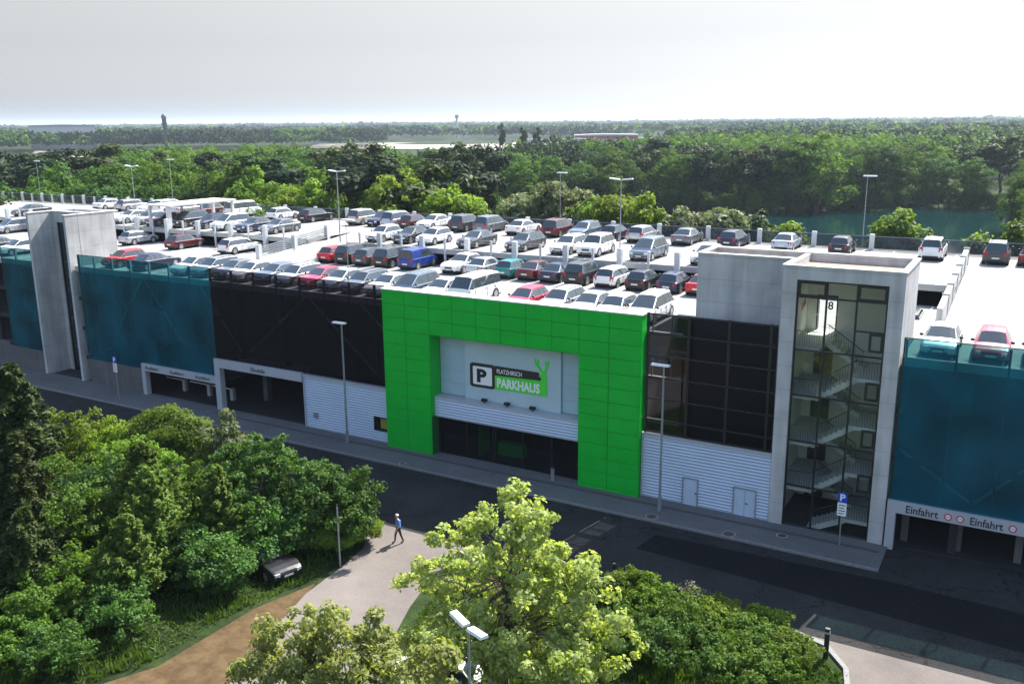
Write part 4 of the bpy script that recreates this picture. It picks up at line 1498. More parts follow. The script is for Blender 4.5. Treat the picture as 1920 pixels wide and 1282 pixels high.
# ------------------------------------------------------------------ the walker
SKIN = mat('skin', (0.45, 0.26, 0.19), .6)
SHIRT = mat('blue_shirt', (0.12, 0.24, 0.52), .8, var=.1, scale=8)
TROUS = mat('dark_trousers', (0.015, 0.016, 0.022), .85)
HAIRM = mat('white_hair', (0.62, 0.60, 0.58), .8)
SHOE = mat('dark_shoes', (0.01, .01, .01), .6)


def skin_body():
    # joints: walking, facing -X (local), z up; metres
    V = {'pel': (0, 0, .93), 'wai': (-.01, 0, 1.08), 'che': (-.02, 0, 1.30), 'nek': (-.05, 0, 1.47), 'hd0': (-.07, 0, 1.55), 'hd1': (-.08, 0, 1.64), 'hd2': (-.075, 0, 1.70)}
    E = [('pel', 'wai'), ('wai', 'che'), ('che', 'nek'), ('nek', 'hd0'), ('hd0', 'hd1'), ('hd1', 'hd2')]
    rad = {'pel': .155, 'wai': .145, 'che': .165, 'nek': .06, 'hd0': .075, 'hd1': .095, 'hd2': .07}
    for s, nm, ft, ar in ((1, 'l', -.20, .16), (-1, 'r', .24, -.18)):
        V.update({nm + 'hip': (0, s * .10, .88), nm + 'kne': (ft * .55 - .04, s * .105, .49), nm + 'ank': (ft, s * .10, .085), nm + 'toe': (ft - .17, s * .115, .04),
                  nm + 'sho': (-.02, s * .19, 1.40), nm + 'elb': (ar * .4 + .03, s * .26, 1.13), nm + 'wri': (ar - .05, s * .26, .90), nm + 'pal': (ar - .08, s * .26, .83)})
        rad.update({nm + 'hip': .095, nm + 'kne': .062, nm + 'ank': .045, nm + 'toe': .04, nm + 'sho': .072, nm + 'elb': .048, nm + 'wri': .032, nm + 'pal': .036})
        E += [('pel', nm + 'hip'), (nm + 'hip', nm + 'kne'), (nm + 'kne', nm + 'ank'), (nm + 'ank', nm + 'toe'), ('che', nm + 'sho'), (nm + 'sho', nm + 'elb'), (nm + 'elb', nm + 'wri'), (nm + 'wri', nm + 'pal')]
        px, py, pz = V[nm + 'pal']
        for k, (dy, l_) in enumerate(((-.032, .062), (-.011, .075), (.011, .070), (.032, .055))):
            a, c_ = nm + 'f%da' % k, nm + 'f%db' % k
            V[a] = (px - .010, py + dy, pz - .045)
            V[c_] = (px - .030, py + dy, pz - .045 - l_ * .8)
            rad[a] = .010
            rad[c_] = .008
            E += [(nm + 'pal', a), (a, c_)]
        V[nm + 'tha'] = (px - .045, py - s * .03, pz - .005)
        V[nm + 'thb'] = (px - .065, py - s * .03, pz - .05)
        rad[nm + 'tha'] = .012
        rad[nm + 'thb'] = .010
        E += [(nm + 'pal', nm + 'tha'), (nm + 'tha', nm + 'thb')]
    V['nos'] = (-.175, 0, 1.63)
    rad['nos'] = .016
    E += [('hd1', 'nos')]
    ks = list(V)
    me = bpy.data.meshes.new('person')
    me.from_pydata([V[k] for k in ks], [(ks.index(a), ks.index(c_)) for a, c_ in E], [])
    o = bpy.data.objects.new('person', me)
    COL.objects.link(o)
    md = o.modifiers.new('skin', 'SKIN')
    sv = me.skin_vertices[0].data
    for i, k in enumerate(ks):
        rr_ = rad[k]
        sv[i].radius = (rr_, rr_ * (1.25 if k in ('che', 'pel', 'wai') else 1))
        sv[i].use_root = (k == 'pel')
    o.modifiers.new('sub', 'SUBSURF').levels = 2
    o.modifiers['sub'].render_levels = 2
    dg = bpy.context.evaluated_depsgraph_get()
    m2 = bpy.data.meshes.new_from_object(o.evaluated_get(dg))
    bpy.data.objects.remove(o)
    for m in (SKIN, SHIRT, TROUS, SHOE):
        m2.materials.append(m)
    for p in m2.polygons:
        c_ = p.center
        mi = 0
        if c_.z < .09:
            mi = 3
        elif c_.z < .98 and abs(c_.y) < .215:
            mi = 2
        elif c_.z < 1.47 and (c_.z > 1.12 or abs(c_.y) < .2):
            mi = 1
        p.material_index = mi
        p.use_smooth = True
    o = bpy.data.objects.new('person', m2)
    COL.objects.link(o)
    h = MB()
    i = h
    h.ball((-.06, 0, 1.668), .108, 12, 8, sc=(1.0, .93, .85))
    hv = [v for v in h.v]
    hair = MB()
    for f in h.f:
        c_ = np.mean([h.v[k] for k in f], 0)
        if c_[2] > 1.655 - (c_[0] + .06) * .9:
            hair.quad(*[h.v[k] for k in f])
    ho = hair.build('hair', HAIRM, o, smooth=True)
    e = MB()
    for s in (1, -1):
        e.ball((-.165, s * .034, 1.655), .011, 6, 4)
    e.build('eye', BLACKM, o)
    e = MB()
    e.box(-.166, -.155, -.024, .024, 1.585, 1.593)
    e.build('mouth', TAILL, o)
    e = MB()
    for s in (1, -1):
        e.ball((-.07, s * .097, 1.635), .03, 6, 5, sc=(.7, .4, 1))
    e.build('ear', SKIN, o, smooth=True)
    b = MB().box(.12, .22, .16, .30, .98, 1.24)
    b.build('shoulder_bag', SHIRT, o)
    return o


pe = skin_body()
pe.location = (-29.35, -12.7, .018)
pe.rotation_euler = (0, 0, R(58))
tag(pe, 'white haired person in blue shirt and dark trousers walking on the light path', 'person')

# ------------------------------------------------------------------ trees
LEAF = {
    'lime': leaf_mat('lime_leaf', (0.30, 0.38, 0.09), (0.58, 0.66, 0.28), .45),
    'bright': leaf_mat('bright_leaf', (0.15, 0.25, 0.025), (0.3, 0.42, 0.07), 0.45),
    'fresh': leaf_mat('fresh_leaf', (0.12, 0.22, 0.025), (0.24, 0.37, 0.06), 0.42),
    'mid': leaf_mat('mid_leaf', (0.075, 0.16, 0.022), (0.17, 0.29, 0.05), 0.38),
    'deep': leaf_mat('deep_leaf', (0.055, 0.145, 0.026), (0.15, 0.3, 0.07), 0.34),
    'dark': leaf_mat('dark_leaf', (0.022, 0.055, 0.014), (0.06, 0.115, 0.028), 0.28),
    'silver': leaf_mat('silver_leaf', (0.16, 0.21, 0.10), (0.32, 0.37, 0.22), .30),
    'pine': leaf_mat('pine_needle', (0.022, 0.044, 0.022), (0.052, 0.082, 0.042), 0.1, .6),
    'spruce': leaf_mat('spruce_needle', (0.03, 0.058, 0.014), (0.1, 0.135, 0.032), 0.18, .6),
    'golden': leaf_mat('golden_needle', (0.085, 0.15, 0.022), (0.19, 0.285, 0.048), 0.28, .6),
    'wood_fresh': leaf_mat('wood_fresh_leaf', (0.075, 0.155, 0.022), (0.15, 0.25, 0.045), 0.35),
    'wood_mid': leaf_mat('wood_mid_leaf', (0.048, 0.11, 0.02), (0.105, 0.195, 0.04), 0.3),
    'wood_deep': leaf_mat('wood_deep_leaf', (0.034, 0.085, 0.022), (0.08, 0.16, 0.045), 0.28),
    'wood_dark': leaf_mat('wood_dark_leaf', (0.024, 0.055, 0.018), (0.055, 0.105, 0.034), 0.24),
    'grass': leaf_mat('grass_blade', (0.045, 0.10, 0.012), (0.11, 0.18, 0.03), .35),
    'dry': leaf_mat('dry_blossom', (0.20, 0.20, 0.13), (0.36, 0.33, 0.24), .3),
}


def leaves_np(P, N, size, g, asp=1.7):
    """rhombic leaves at P (n,3) facing N (n,3); returns (n*4,3)"""
    n = len(P)
    N = N / np.maximum(1e-6, np.linalg.norm(N, axis=1))[:, None]
    a = g.normal(size=(n, 3))
    a -= (a * N).sum(1)[:, None] * N
    a /= np.maximum(1e-6, np.linalg.norm(a, axis=1))[:, None]
    b = np.cross(N, a)
    s = (size * g.uniform(.65, 1.3, n))[:, None]
    f = N * s * .18
    return np.stack([P - a * s * asp * .5, P - b * s * .5 + f, P + a * s * asp * .5, P + b * s * .5 + f], 1).reshape(-1, 3)


def quad_obj(name, V, m, parent=None):
    n = len(V) // 4
    me = bpy.data.meshes.new(name)
    me.vertices.add(n * 4)
    me.vertices.foreach_set('co', V.astype(np.float32).ravel())
    me.loops.add(n * 4)
    me.loops.foreach_set('vertex_index', np.arange(n * 4, dtype=np.int32))
    me.polygons.add(n)
    me.polygons.foreach_set('loop_start', np.arange(n, dtype=np.int32) * 4)
    me.update(calc_edges=True)
    me.materials.append(m)
    o = bpy.data.objects.new(name, me)
    COL.objects.link(o)
    if parent is not None:
        o.parent = parent
    return o


def crown_pts(lobes, nclump, per, cr, g, shell=.55, up=.35):
    """leaf positions and normals in clumps spread over ellipsoid lobes (cx,cy,cz,rx,ry,rz)"""
    L = np.array(lobes, float)
    vol = (L[:, 3] * L[:, 4] * L[:, 5]) ** .67
    k = g.choice(len(L), nclump, p=vol / vol.sum())
    d = g.normal(size=(nclump, 3))
    d /= np.linalg.norm(d, axis=1)[:, None]
    r = shell + (1 - shell) * g.random(nclump) ** .6
    C = L[k, :3] + d * L[k, 3:] * r[:, None]
    # drop most clumps buried deep inside another lobe
    ins = np.zeros(nclump)
    for l in L:
        q = np.linalg.norm((C - l[:3]) / l[3:], axis=1)
        ins += q < .62
    keep = (ins < 1) | (g.random(nclump) < .25)
    C, d = C[keep], d[keep]
    n = len(C)
    size = cr * g.uniform(.55, 1.35, n)
    cnt = np.maximum(3, (per * (size / cr) ** 2 * g.uniform(.6, 1.3, n))).astype(int)
    idx = np.repeat(np.arange(n), cnt)
    u = g.normal(size=(len(idx), 3))
    u /= np.linalg.norm(u, axis=1)[:, None]
    rr2 = g.random(len(idx)) ** .45
    off = u * (size[idx] * rr2)[:, None]
    off[:, 2] *= .72
    P = C[idx] + off
    N = u * .8 + d[idx] * .5 + g.normal(size=P.shape) * .55
    N[:, 2] += up
    return P, N, C


def trunk_mb(base, C, h0, r0, g, nb=8, m=None):
    q = MB()
    top = np.array([C[:, 0].mean(), C[:, 1].mean(), C[:, 2].max() * .72 + C[:, 2].mean() * .28])
    b0 = np.array(base, float)
    pts = [b0 + (top - b0) * t + np.array([g.normal() * .10, g.normal() * .10, 0]) * (t > 0) * min(1.5, top[2] * .12) for t in (0, .2, .4, .6, .8, 1)]
    rad = [r0 * 1.35, r0, r0 * .82, r0 * .6, r0 * .38, r0 * .12]
    for i in range(5):
        q.tube(pts[i], pts[i + 1], rad[i], rad[i + 1], 7)
    sel = g.choice(len(C), min(nb, len(C)), replace=False)
    for s in sel:
        t = g.uniform(.25, .8)
        i = min(4, int(t * 5))
        p = pts[i] + (pts[i + 1] - pts[i]) * (t * 5 - i)
        e = C[s]
        mid = (p + e) / 2 + np.array([0, 0, .12 * np.linalg.norm(e - p)])
        rb = rad[i] * .42
        q.tube(p, mid, rb, rb * .62, 5, cap=False)
        q.tube(mid, e, rb * .62, rb * .15, 5, cap=False)
    return q


def broad_tree(name, loc, lobes, nclump, per, cr, leaf, lm, label, cat='tree', group=None, seed=1, trunk=.16, bark=None, nb=14, shell=.55, part='crown', asp=1.7):
    g = np.random.default_rng(seed)
    t = thing(name, label, cat, loc, 0, group)
    P, N, C = crown_pts(lobes, nclump, per, cr, g, shell)
    keep = P[:, 2] > .05
    quad_obj(part, leaves_np(P[keep], N[keep], leaf, g, asp), LEAF[lm], t)
    if trunk:
        trunk_mb((0, 0, -.1), C, 0, trunk, g, nb).build('trunk' if cat == 'tree' else 'stem', bark or BARK, t, smooth=True)
    return t


def conifer(name, loc, h, r, lm, label, seed=1, n=9000, leaf=.11, droop=.25, cat='tree', group=None, top=1.0, spiky=0.0, base=.04):
    """whorls of drooping branches clothed in needle sprays"""
    g = np.random.default_rng(seed)
    t = thing(name, label, cat, loc, 0, group)
    nb = int(26 + h * 14)
    P, N = [], []
    q = MB()
    q.tube((0, 0, -.1), (0, 0, h * .97), h * .018 + .03, .02, 7)
    per = max(20, n // nb)
    for i in range(nb):
        f = base + (1 - base) * (i + g.random()) / nb
        z = f * h
        ln = r * ((1 - f) ** .8 * .92 + .07) * g.uniform(.62, 1.18)
        a = i * 2.39996 + g.normal() * .3
        lift = (1 - f) * -droop + spiky
        e = np.array([math.cos(a) * ln, math.sin(a) * ln, lift * ln + g.normal() * .06 * ln])
        u = g.random(per) ** .65
        side = g.normal(size=per) * .20 * ln * (1.08 - u) + g.normal(size=per) * .05
        pv = np.array([-math.sin(a), math.cos(a), 0])
        p = np.array([0, 0, z]) + u[:, None] * e + side[:, None] * pv
        p[:, 2] += -droop * .5 * (u ** 2) * ln - np.abs(side) * .35 + g.normal(size=per) * (.05 + .035 * ln)
        nn = np.tile(np.array([math.cos(a) * .35, math.sin(a) * .35, 1.0]), (per, 1)) + g.normal(size=(per, 3)) * .45
        P.append(p)
        N.append(nn)
        if ln > .5 and i % 2 == 0:
            q.tube((0, 0, z), tuple(np.array([0, 0, z]) + e * .7), .025, .008, 4, cap=False)
    P, N = np.concatenate(P), np.concatenate(N)
    P[:, 2] = np.maximum(P[:, 2], .05)
    quad_obj('crown', leaves_np(P, N, leaf, g, 2.6), LEAF[lm], t)
    q.build('trunk', BARK, t, smooth=True)
    return t


def lobes_for(h, r, n, g, z0=.35, flat=.75):
    o = [(0, 0, h * .62, r * .62, r * .62, h * .36)]
    for i in range(n):
        a = g.random() * 6.28
        rad = r * g.uniform(.25, .62)
        z = h * g.uniform(z0, .86)
        s = r * g.uniform(.32, .55) * (1.1 - .35 * abs(z / h - .55))
        o.append((math.cos(a) * rad, math.sin(a) * rad, min(z, h - s * flat), s, s, s * flat))
    return o


def lob(seed, h, r, n, z0=.35):
    return lobes_for(h, r, n, np.random.default_rng(seed), z0)


def tufted(main, n, r0, r1, seed):
    """many small separate tufts over the shape given by a few big lobes"""
    g = np.random.default_rng(seed)
    o = []
    M = np.array(main, float)
    v = M[:, 3] * M[:, 4]
    while len(o) < n:
        k = g.choice(len(M), p=v / v.sum())
        d = g.normal(size=3)
        d /= np.linalg.norm(d)
        p = M[k, :3] + d * M[k, 3:] * g.uniform(.45, 1.08)
        if p[2] < .9:
            continue
        r = g.uniform(r0, r1)
        if all(np.linalg.norm(p - np.array(q[:3])) > (r + q[3]) * .62 for q in o):
            o.append((p[0], p[1], p[2], r, r, r * .8))
        elif g.random() < .01:
            o.append((p[0], p[1], p[2], r * .7, r * .7, r * .6))
    return o


def bush(seed, h, r, n=46, top=0):
    g = np.random.default_rng(seed)
    m = [(0, 0, h * .45, r * .72, r * .72, h * .42)]
    for k in range(4):
        a = g.random() * 6.28
        d = r * g.uniform(.3, .7)
        m.append((math.cos(a) * d, math.sin(a) * d, h * g.uniform(.3, .68), r * .42, r * .42, h * .28))
    return [l for l in tufted(m, n, r * .17, r * .32, seed + 1)]


# --- near trees
broad_tree('maple_tree', (-16.8, -22.2, 0), tufted([(0, 0, 5.0, 2.6, 2.4, 2.4), (-.9, .6, 7.6, 1.2, 1.2, 1.5), (1.4, .2, 7.4, 1.2, 1.2, 1.6), (-2.4, .3, 6.0, 1.4, 1.3, 1.3), (2.9, .4, 5.6, 1.5, 1.4, 1.3), (-3.4, -.2, 3.9, 1.5, 1.5, 1.6), (4.1, .3, 3.7, 1.3, 1.4, 1.5), (.3, -1.9, 4.0, 2.4, 1.8, 1.9), (2.9, -1.4, 3.2, 1.9, 1.6, 1.5), (-1.9, -1.6, 3.0, 1.9, 1.6, 1.5)], 92, .46, .86, 3),
           680, 62, .36, .125, 'lime', 'tall bright yellow green maple in front of the road, middle of the photo', seed=3, trunk=.17, nb=60, shell=.2)
broad_tree('maple_tree', (-19.4, -29.0, 0), tufted([(0, 0, 3.9, 2.2, 1.8, 1.9), (-2.4, 0, 4.6, 1.4, 1.3, 1.4), (1.9, .2, 4.4, 1.3, 1.2, 1.3), (-1.5, .3, 5.7, 1.0, .9, 1.2), (-3.6, -.3, 3.2, 1.3, 1.2, 1.1), (3.4, -.3, 3.4, 1.5, 1.2, 1.3), (.5, -1.2, 3.0, 2.2, 1.4, 1.2), (4.6, .2, 3.0, 1.3, 1.1, 1.2), (.4, .3, 5.2, .9, .9, .9), (2.7, .9, 4.3, 1.2, 1.0, 1.1), (5.6, .8, 2.4, 1.2, 1.1, 1.2), (3.9, .9, 2.2, 1.3, 1.0, 1.2)], 104, .40, .74, 9),
           700, 56, .33, .115, 'lime', 'airy bright green young maple at the bottom edge, nearest the camera', seed=8, trunk=.11, nb=50, shell=.2)
conifer('spruce_tree', (-51.5, -20.5, 0), 9.4, 4.3, 'spruce', 'tall dark conifer at the left edge before the road', 11, 22000, .15, .22)
conifer('spruce_tree', (-44.5, -24.8, 0), 7.6, 3.6, 'spruce', 'drooping dark conifer in the lower left corner, second from the edge', 12, 18000, .13, .30)
conifer('spruce_tree', (-40.2, -27.5, 0), 5.4, 2.8, 'spruce', 'low dark conifer in the lower left above the bottom edge', 13, 13000, .12, .32)
conifer('golden_conifer', (-40.8, -20.2, 0), 6.2, 2.4, 'golden', 'upright olive golden conifer left of the rounded leafy tree', 14, 17000, .10, -.25, spiky=.55)
conifer('golden_conifer', (-38.3, -21.9, 0), 5.9, 2.3, 'golden', 'olive golden conifer in the middle of the left shrubbery', 15, 16000, .10, -.25, spiky=.55)
conifer('golden_conifer', (-36.8, -24.4, 0), 4.6, 2.1, 'golden', 'lowest olive golden conifer above the shaded gravel edge', 16, 13000, .10, -.2, spiky=.5)
conifer('golden_conifer', (-36.2, -19.2, 0), 5.4, 1.8, 'golden', 'olive golden conifer pressed against the rounded leafy tree', 17, 13000, .10, -.2, spiky=.5)
broad_tree('feathery_tree', (-46.2, -14.2, 0), [(0, 0, 4.0, 2.6, 1.8, 1.5), (-1.6, 0, 4.0, 1.6, 1.3, 1.2), (1.5, .2, 4.3, 1.6, 1.3, 1.2), (0, .2, 5.1, 1.3, 1.0, .8), (2.9, 0, 3.6, 1.2, 1.2, 1.0)], 330, 90, .5, .085, 'fresh', 'feathery light green tree beside the road opposite the exit portal', seed=21, trunk=.1, asp=3)
for i, (x, y, h, r, lm, lab) in enumerate(((-52.5, -15.5, 5.2, 2.2, 'bright', 'yellow green shrub beside the tall left conifer'), (-49.4, -16.2, 4.7, 2.0, 'bright', 'yellow green shrub between the left conifer and the feathery tree'), (-46.0, -17.4, 4.9, 2.1, 'fresh', 'yellow green bush below the feathery tree'), (-43.2, -17.2, 4.7, 2.0, 'fresh', 'green bush left of the rounded leafy tree, below the feathery tree'))):
    broad_tree('shrub', (x, y, 0), bush(30 + i, h * 1.03, r * 1.2, 54), 420, 46, .36, .11, lm, lab, 'shrub', seed=30 + i, trunk=.07, shell=.3)
for i, (x, y, h, r, lm, lab) in enumerate(((-47.5, -20.5, 4.2, 2.4, 'mid', 'mid green bush right of the tall left conifer'), (-44.2, -20.6, 4.4, 2.3, 'dark', 'dark bush between the left conifers and the golden ones'), (-42.6, -23.0, 4.4, 2.2, 'mid', 'mid green bush behind the low dark conifer'), (-34.4, -21.3, 2.7, 1.7, 'deep', 'dark leafy bush behind the black estate car bonnet'), (-38.9, -17.6, 4.4, 2.2, 'mid', 'mid green bush between feathery tree and rounded tree'), (-38.6, -26.6, 3.2, 2.1, 'mid', 'mid green bush among the lower left conifers'), (-41.8, -29.6, 3.4, 2.4, 'dark', 'dark bush at the bottom left edge'), (-34.2, -17.2, 3.0, 1.8, 'deep', 'dark bush under the rounded tree above the black estate car'))):
    broad_tree('shrub', (x, y, 0), bush(230 + i, h * 1.1, r * 1.25, 54), 400, 46, .36, .11, lm, lab, 'shrub', seed=230 + i, trunk=.06, nb=5, shell=.3)
broad_tree('pale_tree', (-41.6, -13.4, 0), [(0, 0, 4.9, .55, .55, 1.2), (.3, 0, 3.8, 1.2, 1.0, 1.0), (-1.2, -.2, 3.8, 1.0, .9, 1.3), (1.2, 0, 3.3, 1.0, .9, 1.0), (.1, 0, 5.7, .3, .3, .5)], 170, 44, .34, .13, 'silver', 'pale whitish green young tree with a pointed top by the road', seed=41, trunk=.07)
broad_tree('rounded_tree', (-36.6, -15.4, 0), tufted([(0, 0, 2.8, 3.6, 2.7, 2.1), (-2.4, 0, 3.6, 1.8, 1.7, 1.4), (-.3, .3, 4.4, 1.7, 1.5, 1.2), (1.9, .4, 3.4, 1.8, 1.6, 1.3), (3.4, .3, 2.3, 1.5, 1.4, 1.3), (.8, -2.0, 2.5, 2.2, 1.3, 1.5), (-1.8, -2.1, 2.6, 2.0, 1.2, 1.5), (2.8, -1.5, 1.9, 1.6, 1.2, 1.2)], 110, .45, .85, 51), 800, 62, .38, .125, 'deep', 'big rounded dark green leafy tree between road and black estate car', seed=51, trunk=.22, nb=24, shell=.3)
broad_tree('rounded_tree', (-33.0, -14.3, 0), bush(52, 4.7, 2.9, 62), 520, 50, .36, .115, 'deep', 'smaller dark green tree at the corner behind the slim lamp post', seed=52, trunk=.1)
for i, (x, y, h, r, lm, lab) in enumerate(((-31.2, -13.6, 1.5, 1.1, 'bright', 'small light green bush at the path corner beside the walker'), (-31.5, -15.4, 1.7, 1.1, 'fresh', 'green bush behind the slim grey lamp post'), (-33.7, -22.2, 2.3, 1.5, 'dark', 'dark bush between black estate car and gravel yard'), (-35.2, -26.6, 2.4, 1.8, 'deep', 'dark leafy bush with white blossoms beside the gravel yard'), (-35.0, -29.9, 1.9, 1.7, 'deep', 'dark bush at the gravel yard near the bottom edge'), (-37.8, -31.0, 2.2, 1.9, 'mid', 'green bush in the bottom left corner'), (-36.6, -21.0, 3.0, 1.9, 'dark', 'dark bush in the shade left of the black estate car'))):
    broad_tree('shrub', (x, y, 0), bush(60 + i, h, r * 1.1, 36), 230, 44, .27, .095, lm, lab, 'shrub', seed=60 + i, trunk=.04, nb=5, shell=.3)
for i, (x, y, h, r, lm, lab) in enumerate(((-15.2, -12.6, 1.9, 1.3, 'fresh', 'fresh green bush right of the maple by the road'), (-13.6, -13.2, 1.8, 1.6, 'fresh', 'green bush with dry heads right of the maple'), (-12.5, -14.6, 1.7, 1.7, 'mid', 'dark green bush under the right side of the maple'), (-10.9, -12.8, 1.5, 1.5, 'bright', 'light green bush in the middle of the roadside hedge'), (-9.4, -14.0, 1.5, 1.6, 'mid', 'mid green bush at the bottom edge right of the maple'), (-8.4, -12.2, 1.1, 1.2, 'bright', 'low bush at the kerb tip left of the forecourt'), (-7.0, -14.0, 1.1, 1.5, 'fresh', 'low green bush beside the thick dark post'), (-11.5, -16.6, 1.9, 1.9, 'deep', 'dark bush at the bottom edge below the roadside hedge'), (-14.6, -17.8, 2.2, 1.9, 'deep', 'dark bush in the shade directly right of the maple trunk'), (-8.2, -16.4, 1.5, 1.7, 'mid', 'green bush at the bottom edge right of centre'))):
    broad_tree('shrub', (x, y, 0), bush(80 + i, h, r * 1.15, 40), 250, 42, .25, .085, lm, lab, 'shrub', seed=80 + i, trunk=.04, nb=5, shell=.3)
broad_tree('flowering_shrub', (-12.3, -12.2, 0), lob(95, 1.7, .9, 5, .3), 80, 40, .3, .08, 'dry', 'shrub with pale dry flower heads in the roadside hedge', 'shrub', seed=95, trunk=.03, nb=5)

# grass tufts on the near verges: nobody could count the blades
g = np.random.default_rng(99)
GP = []
for poly, n in (([(-80, -11.4), (-33.6, -11.4), (-31.0, -14.4), (-30.6, -18.4), (-31.6, -22), (-31.8, -28), (-36, -36), (-80, -36)], 64000), ([(-22, -11.5), (-8, -11.5), (-5.2, -13.6), (-4.6, -20), (-12, -30), (-20, -34), (-19.6, -27), (-24, -18), (-24.2, -13)], 64000)):
    px, py = np.array([p[0] for p in poly]), np.array([p[1] for p in poly])
    q = np.stack([g.uniform(px.min(), px.max(), n), g.uniform(py.min(), py.max(), n)], 1)
    q = q[poly_sd(q[:, 0], q[:, 1], poly) < -.05]
    GP.append(q)
GP = np.concatenate(GP)
h = g.uniform(.10, .34, len(GP)) * (.6 + .8 * (np.sin(GP[:, 0] * .9) * np.cos(GP[:, 1] * 1.1) > 0))
a = g.random(len(GP)) * 6.28
wd = .05
dx, dy = np.cos(a) * wd, np.sin(a) * wd
lx, ly = g.normal(size=len(GP)) * .12, g.normal(size=len(GP)) * .12
zz = np.zeros(len(GP))
V = np.stack([np.stack([GP[:, 0] - dx, GP[:, 1] - dy, zz], 1), np.stack([GP[:, 0] + dx, GP[:, 1] + dy, zz], 1), np.stack([GP[:, 0] + lx + dx * .25, GP[:, 1] + ly + dy * .25, h], 1), np.stack([GP[:, 0] + lx - dx * .25, GP[:, 1] + ly - dy * .25, h], 1)], 1).reshape(-1, 3)
tag(quad_obj('verge_grass', V, LEAF['grass']), 'long green grass on the verges beside path and road', 'grass', kind='stuff')

# --- single trees directly behind the car park
for i, (x, y, h, r, lm, nl, nc, lf, lab) in enumerate((
        (-72.5, 46, 16.2, 5.6, 'bright', 12, 420, .34, 'big bright green tree behind the roof, left of the middle roof lamp row'), (-64.6, 47, 14.2, 4.6, 'bright', 10, 330, .34, 'bright green tree joined to the right of the biggest one behind the roof'), (-79.5, 47, 12.8, 3.4, 'fresh', 8, 220, .32, 'mid green tree joined to the left of the biggest bright tree'),
        (-84.4, 42, 14.6, 2.5, 'bright', 8, 220, .32, 'narrow bright green tree right of the flat roof canopy'), (-88.4, 43, 13.4, 2.0, 'bright', 6, 130, .3, 'smaller bright green tree beside the narrow one behind the canopy'),
        (-51.0, 50, 15.0, 4.2, 'silver', 11, 330, .3, 'silvery green willow behind the middle of the rear fence'), (-56.6, 49, 13.6, 3.6, 'silver', 9, 260, .3, 'silvery willow joined to the left of the bigger willow'), (-46.2, 49, 13.2, 3.2, 'fresh', 8, 230, .3, 'green bushy tree right of the silvery willow'),
        (-61.2, 44, 13.0, 2.6, 'fresh', 8, 180, .3, 'low green tree above the white cars of the rear row'), (-41.8, 45, 14.4, 3.2, 'bright', 8, 220, .3, 'light green bushy tree behind the blue grey estate car'), (-37.4, 44, 14.1, 3.0, 'bright', 8, 200, .3, 'light green bush left of the two pale leafed trees'),
        (-33.6, 45, 14.4, 2.7, 'silver', 8, 250, .32, 'pale leafed tree before the lake, left one of two'), (-29.4, 45, 14.3, 2.6, 'silver', 8, 250, .32, 'pale leafed tree before the lake, right one of two'), (-25.0, 44, 14.0, 2.2, 'dark', 7, 200, .3, 'dark brownish tree before the left end of the open water'), (-21.8, 43, 13.3, 2.2, 'bright', 7, 200, .3, 'bright green bush right of the dark brownish tree'),
        (-11.9, 48, 14.2, 2.2, 'fresh', 8, 240, .3, 'single green tree in front of the open lake water'), (-14.2, 47, 12.0, 1.4, 'fresh', 5, 90, .3, 'low green bush at the left foot of the lake tree'), (-9.6, 47, 12.3, 1.5, 'mid', 5, 100, .3, 'low bush at the right foot of the lake tree'),
        (-4.8, 43, 12.9, 1.6, 'fresh', 6, 120, .3, 'green bush behind the dark people carrier at the right'), (-1.6, 46, 13.9, 2.6, 'mid', 8, 200, .3, 'olive green tree at the right edge behind the fence'), (-104.0, 52, 14.5, 4.4, 'fresh', 10, 260, .36, 'light green tree behind the fence left of the canopy'), (-113.0, 56, 15.0, 4.6, 'mid', 10, 260, .36, 'mid green tree behind the left part of the rear fence'), (-96.0, 50, 13.4, 3.8, 'fresh', 9, 220, .34, 'light green tree directly behind the flat canopy'))):
    h += .4 if x > -36 else 1.6 if x > -100 else 2.6
    broad_tree('leafy_tree', (x, y, 0), lob(120 + i, h, r * 1.12, nl + 3, .5), int(nc * 1.25), 40, .85, lf, lm, lab, seed=120 + i, trunk=.2, nb=10)

# --- the woods: individual trees near, one mass beyond
PROT = {}
g = np.random.default_rng(5)
for kind, lms in (('broadleaf', ('wood_fresh', 'wood_mid', 'wood_mid', 'wood_deep', 'wood_dark')), ('pine', ('pine', 'pine', 'spruce'))):
    for v, lm in enumerate(lms):
        h = 15.0
        if kind == 'broadleaf':
            L = lobes_for(h, 4.7, 15, g, .16, .8)
            P, N, C = crown_pts(L, 300, 30, .95, g, .72, .45)
            V = leaves_np(P, N, .32, g, 1.5)
        else:
            L = [(g.normal() * .9, g.normal() * .9, z, rr_, rr_, .9) for z, rr_ in ((8.2, 1.6), (9.6, 2.4), (11.0, 2.5), (12.4, 2.1), (13.6, 1.5), (14.4, .9))]
            P, N, C = crown_pts(L, 150, 22, .85, g, .35, .5)
            V = leaves_np(P, N, .36, g, 2.2)
        PROT[(kind, v)] = (V, lm, trunk_mb((0, 0, -.3), C, 0, .22, g, 6))
mesh_cache = {}


def wood_tree(kind, v, x, y, z, s, rz, lab, grp):
    nm = {'broadleaf': 'broadleaf_tree', 'pine': 'pine_tree'}[kind]
    if (kind, v) not in mesh_cache:
        t = thing(nm, lab, 'tree', (x, y, z), rz, grp)
        V, lm, tm = PROT[(kind, v)]
        quad_obj('crown', V, LEAF[lm], t)
        tm.build('trunk', BARK, t, smooth=True)
        mesh_cache[(kind, v)] = t
    else:
        t = dup(mesh_cache[(kind, v)])
        t.location = (x, y, z)
        t.rotation_euler = (0, 0, rz)
        tag(t, lab, 'tree', grp)
    t.scale = s
    return t


def pol(az, r):
    return r * math.sin(R(az)), r * math.cos(R(az)) - 50.5


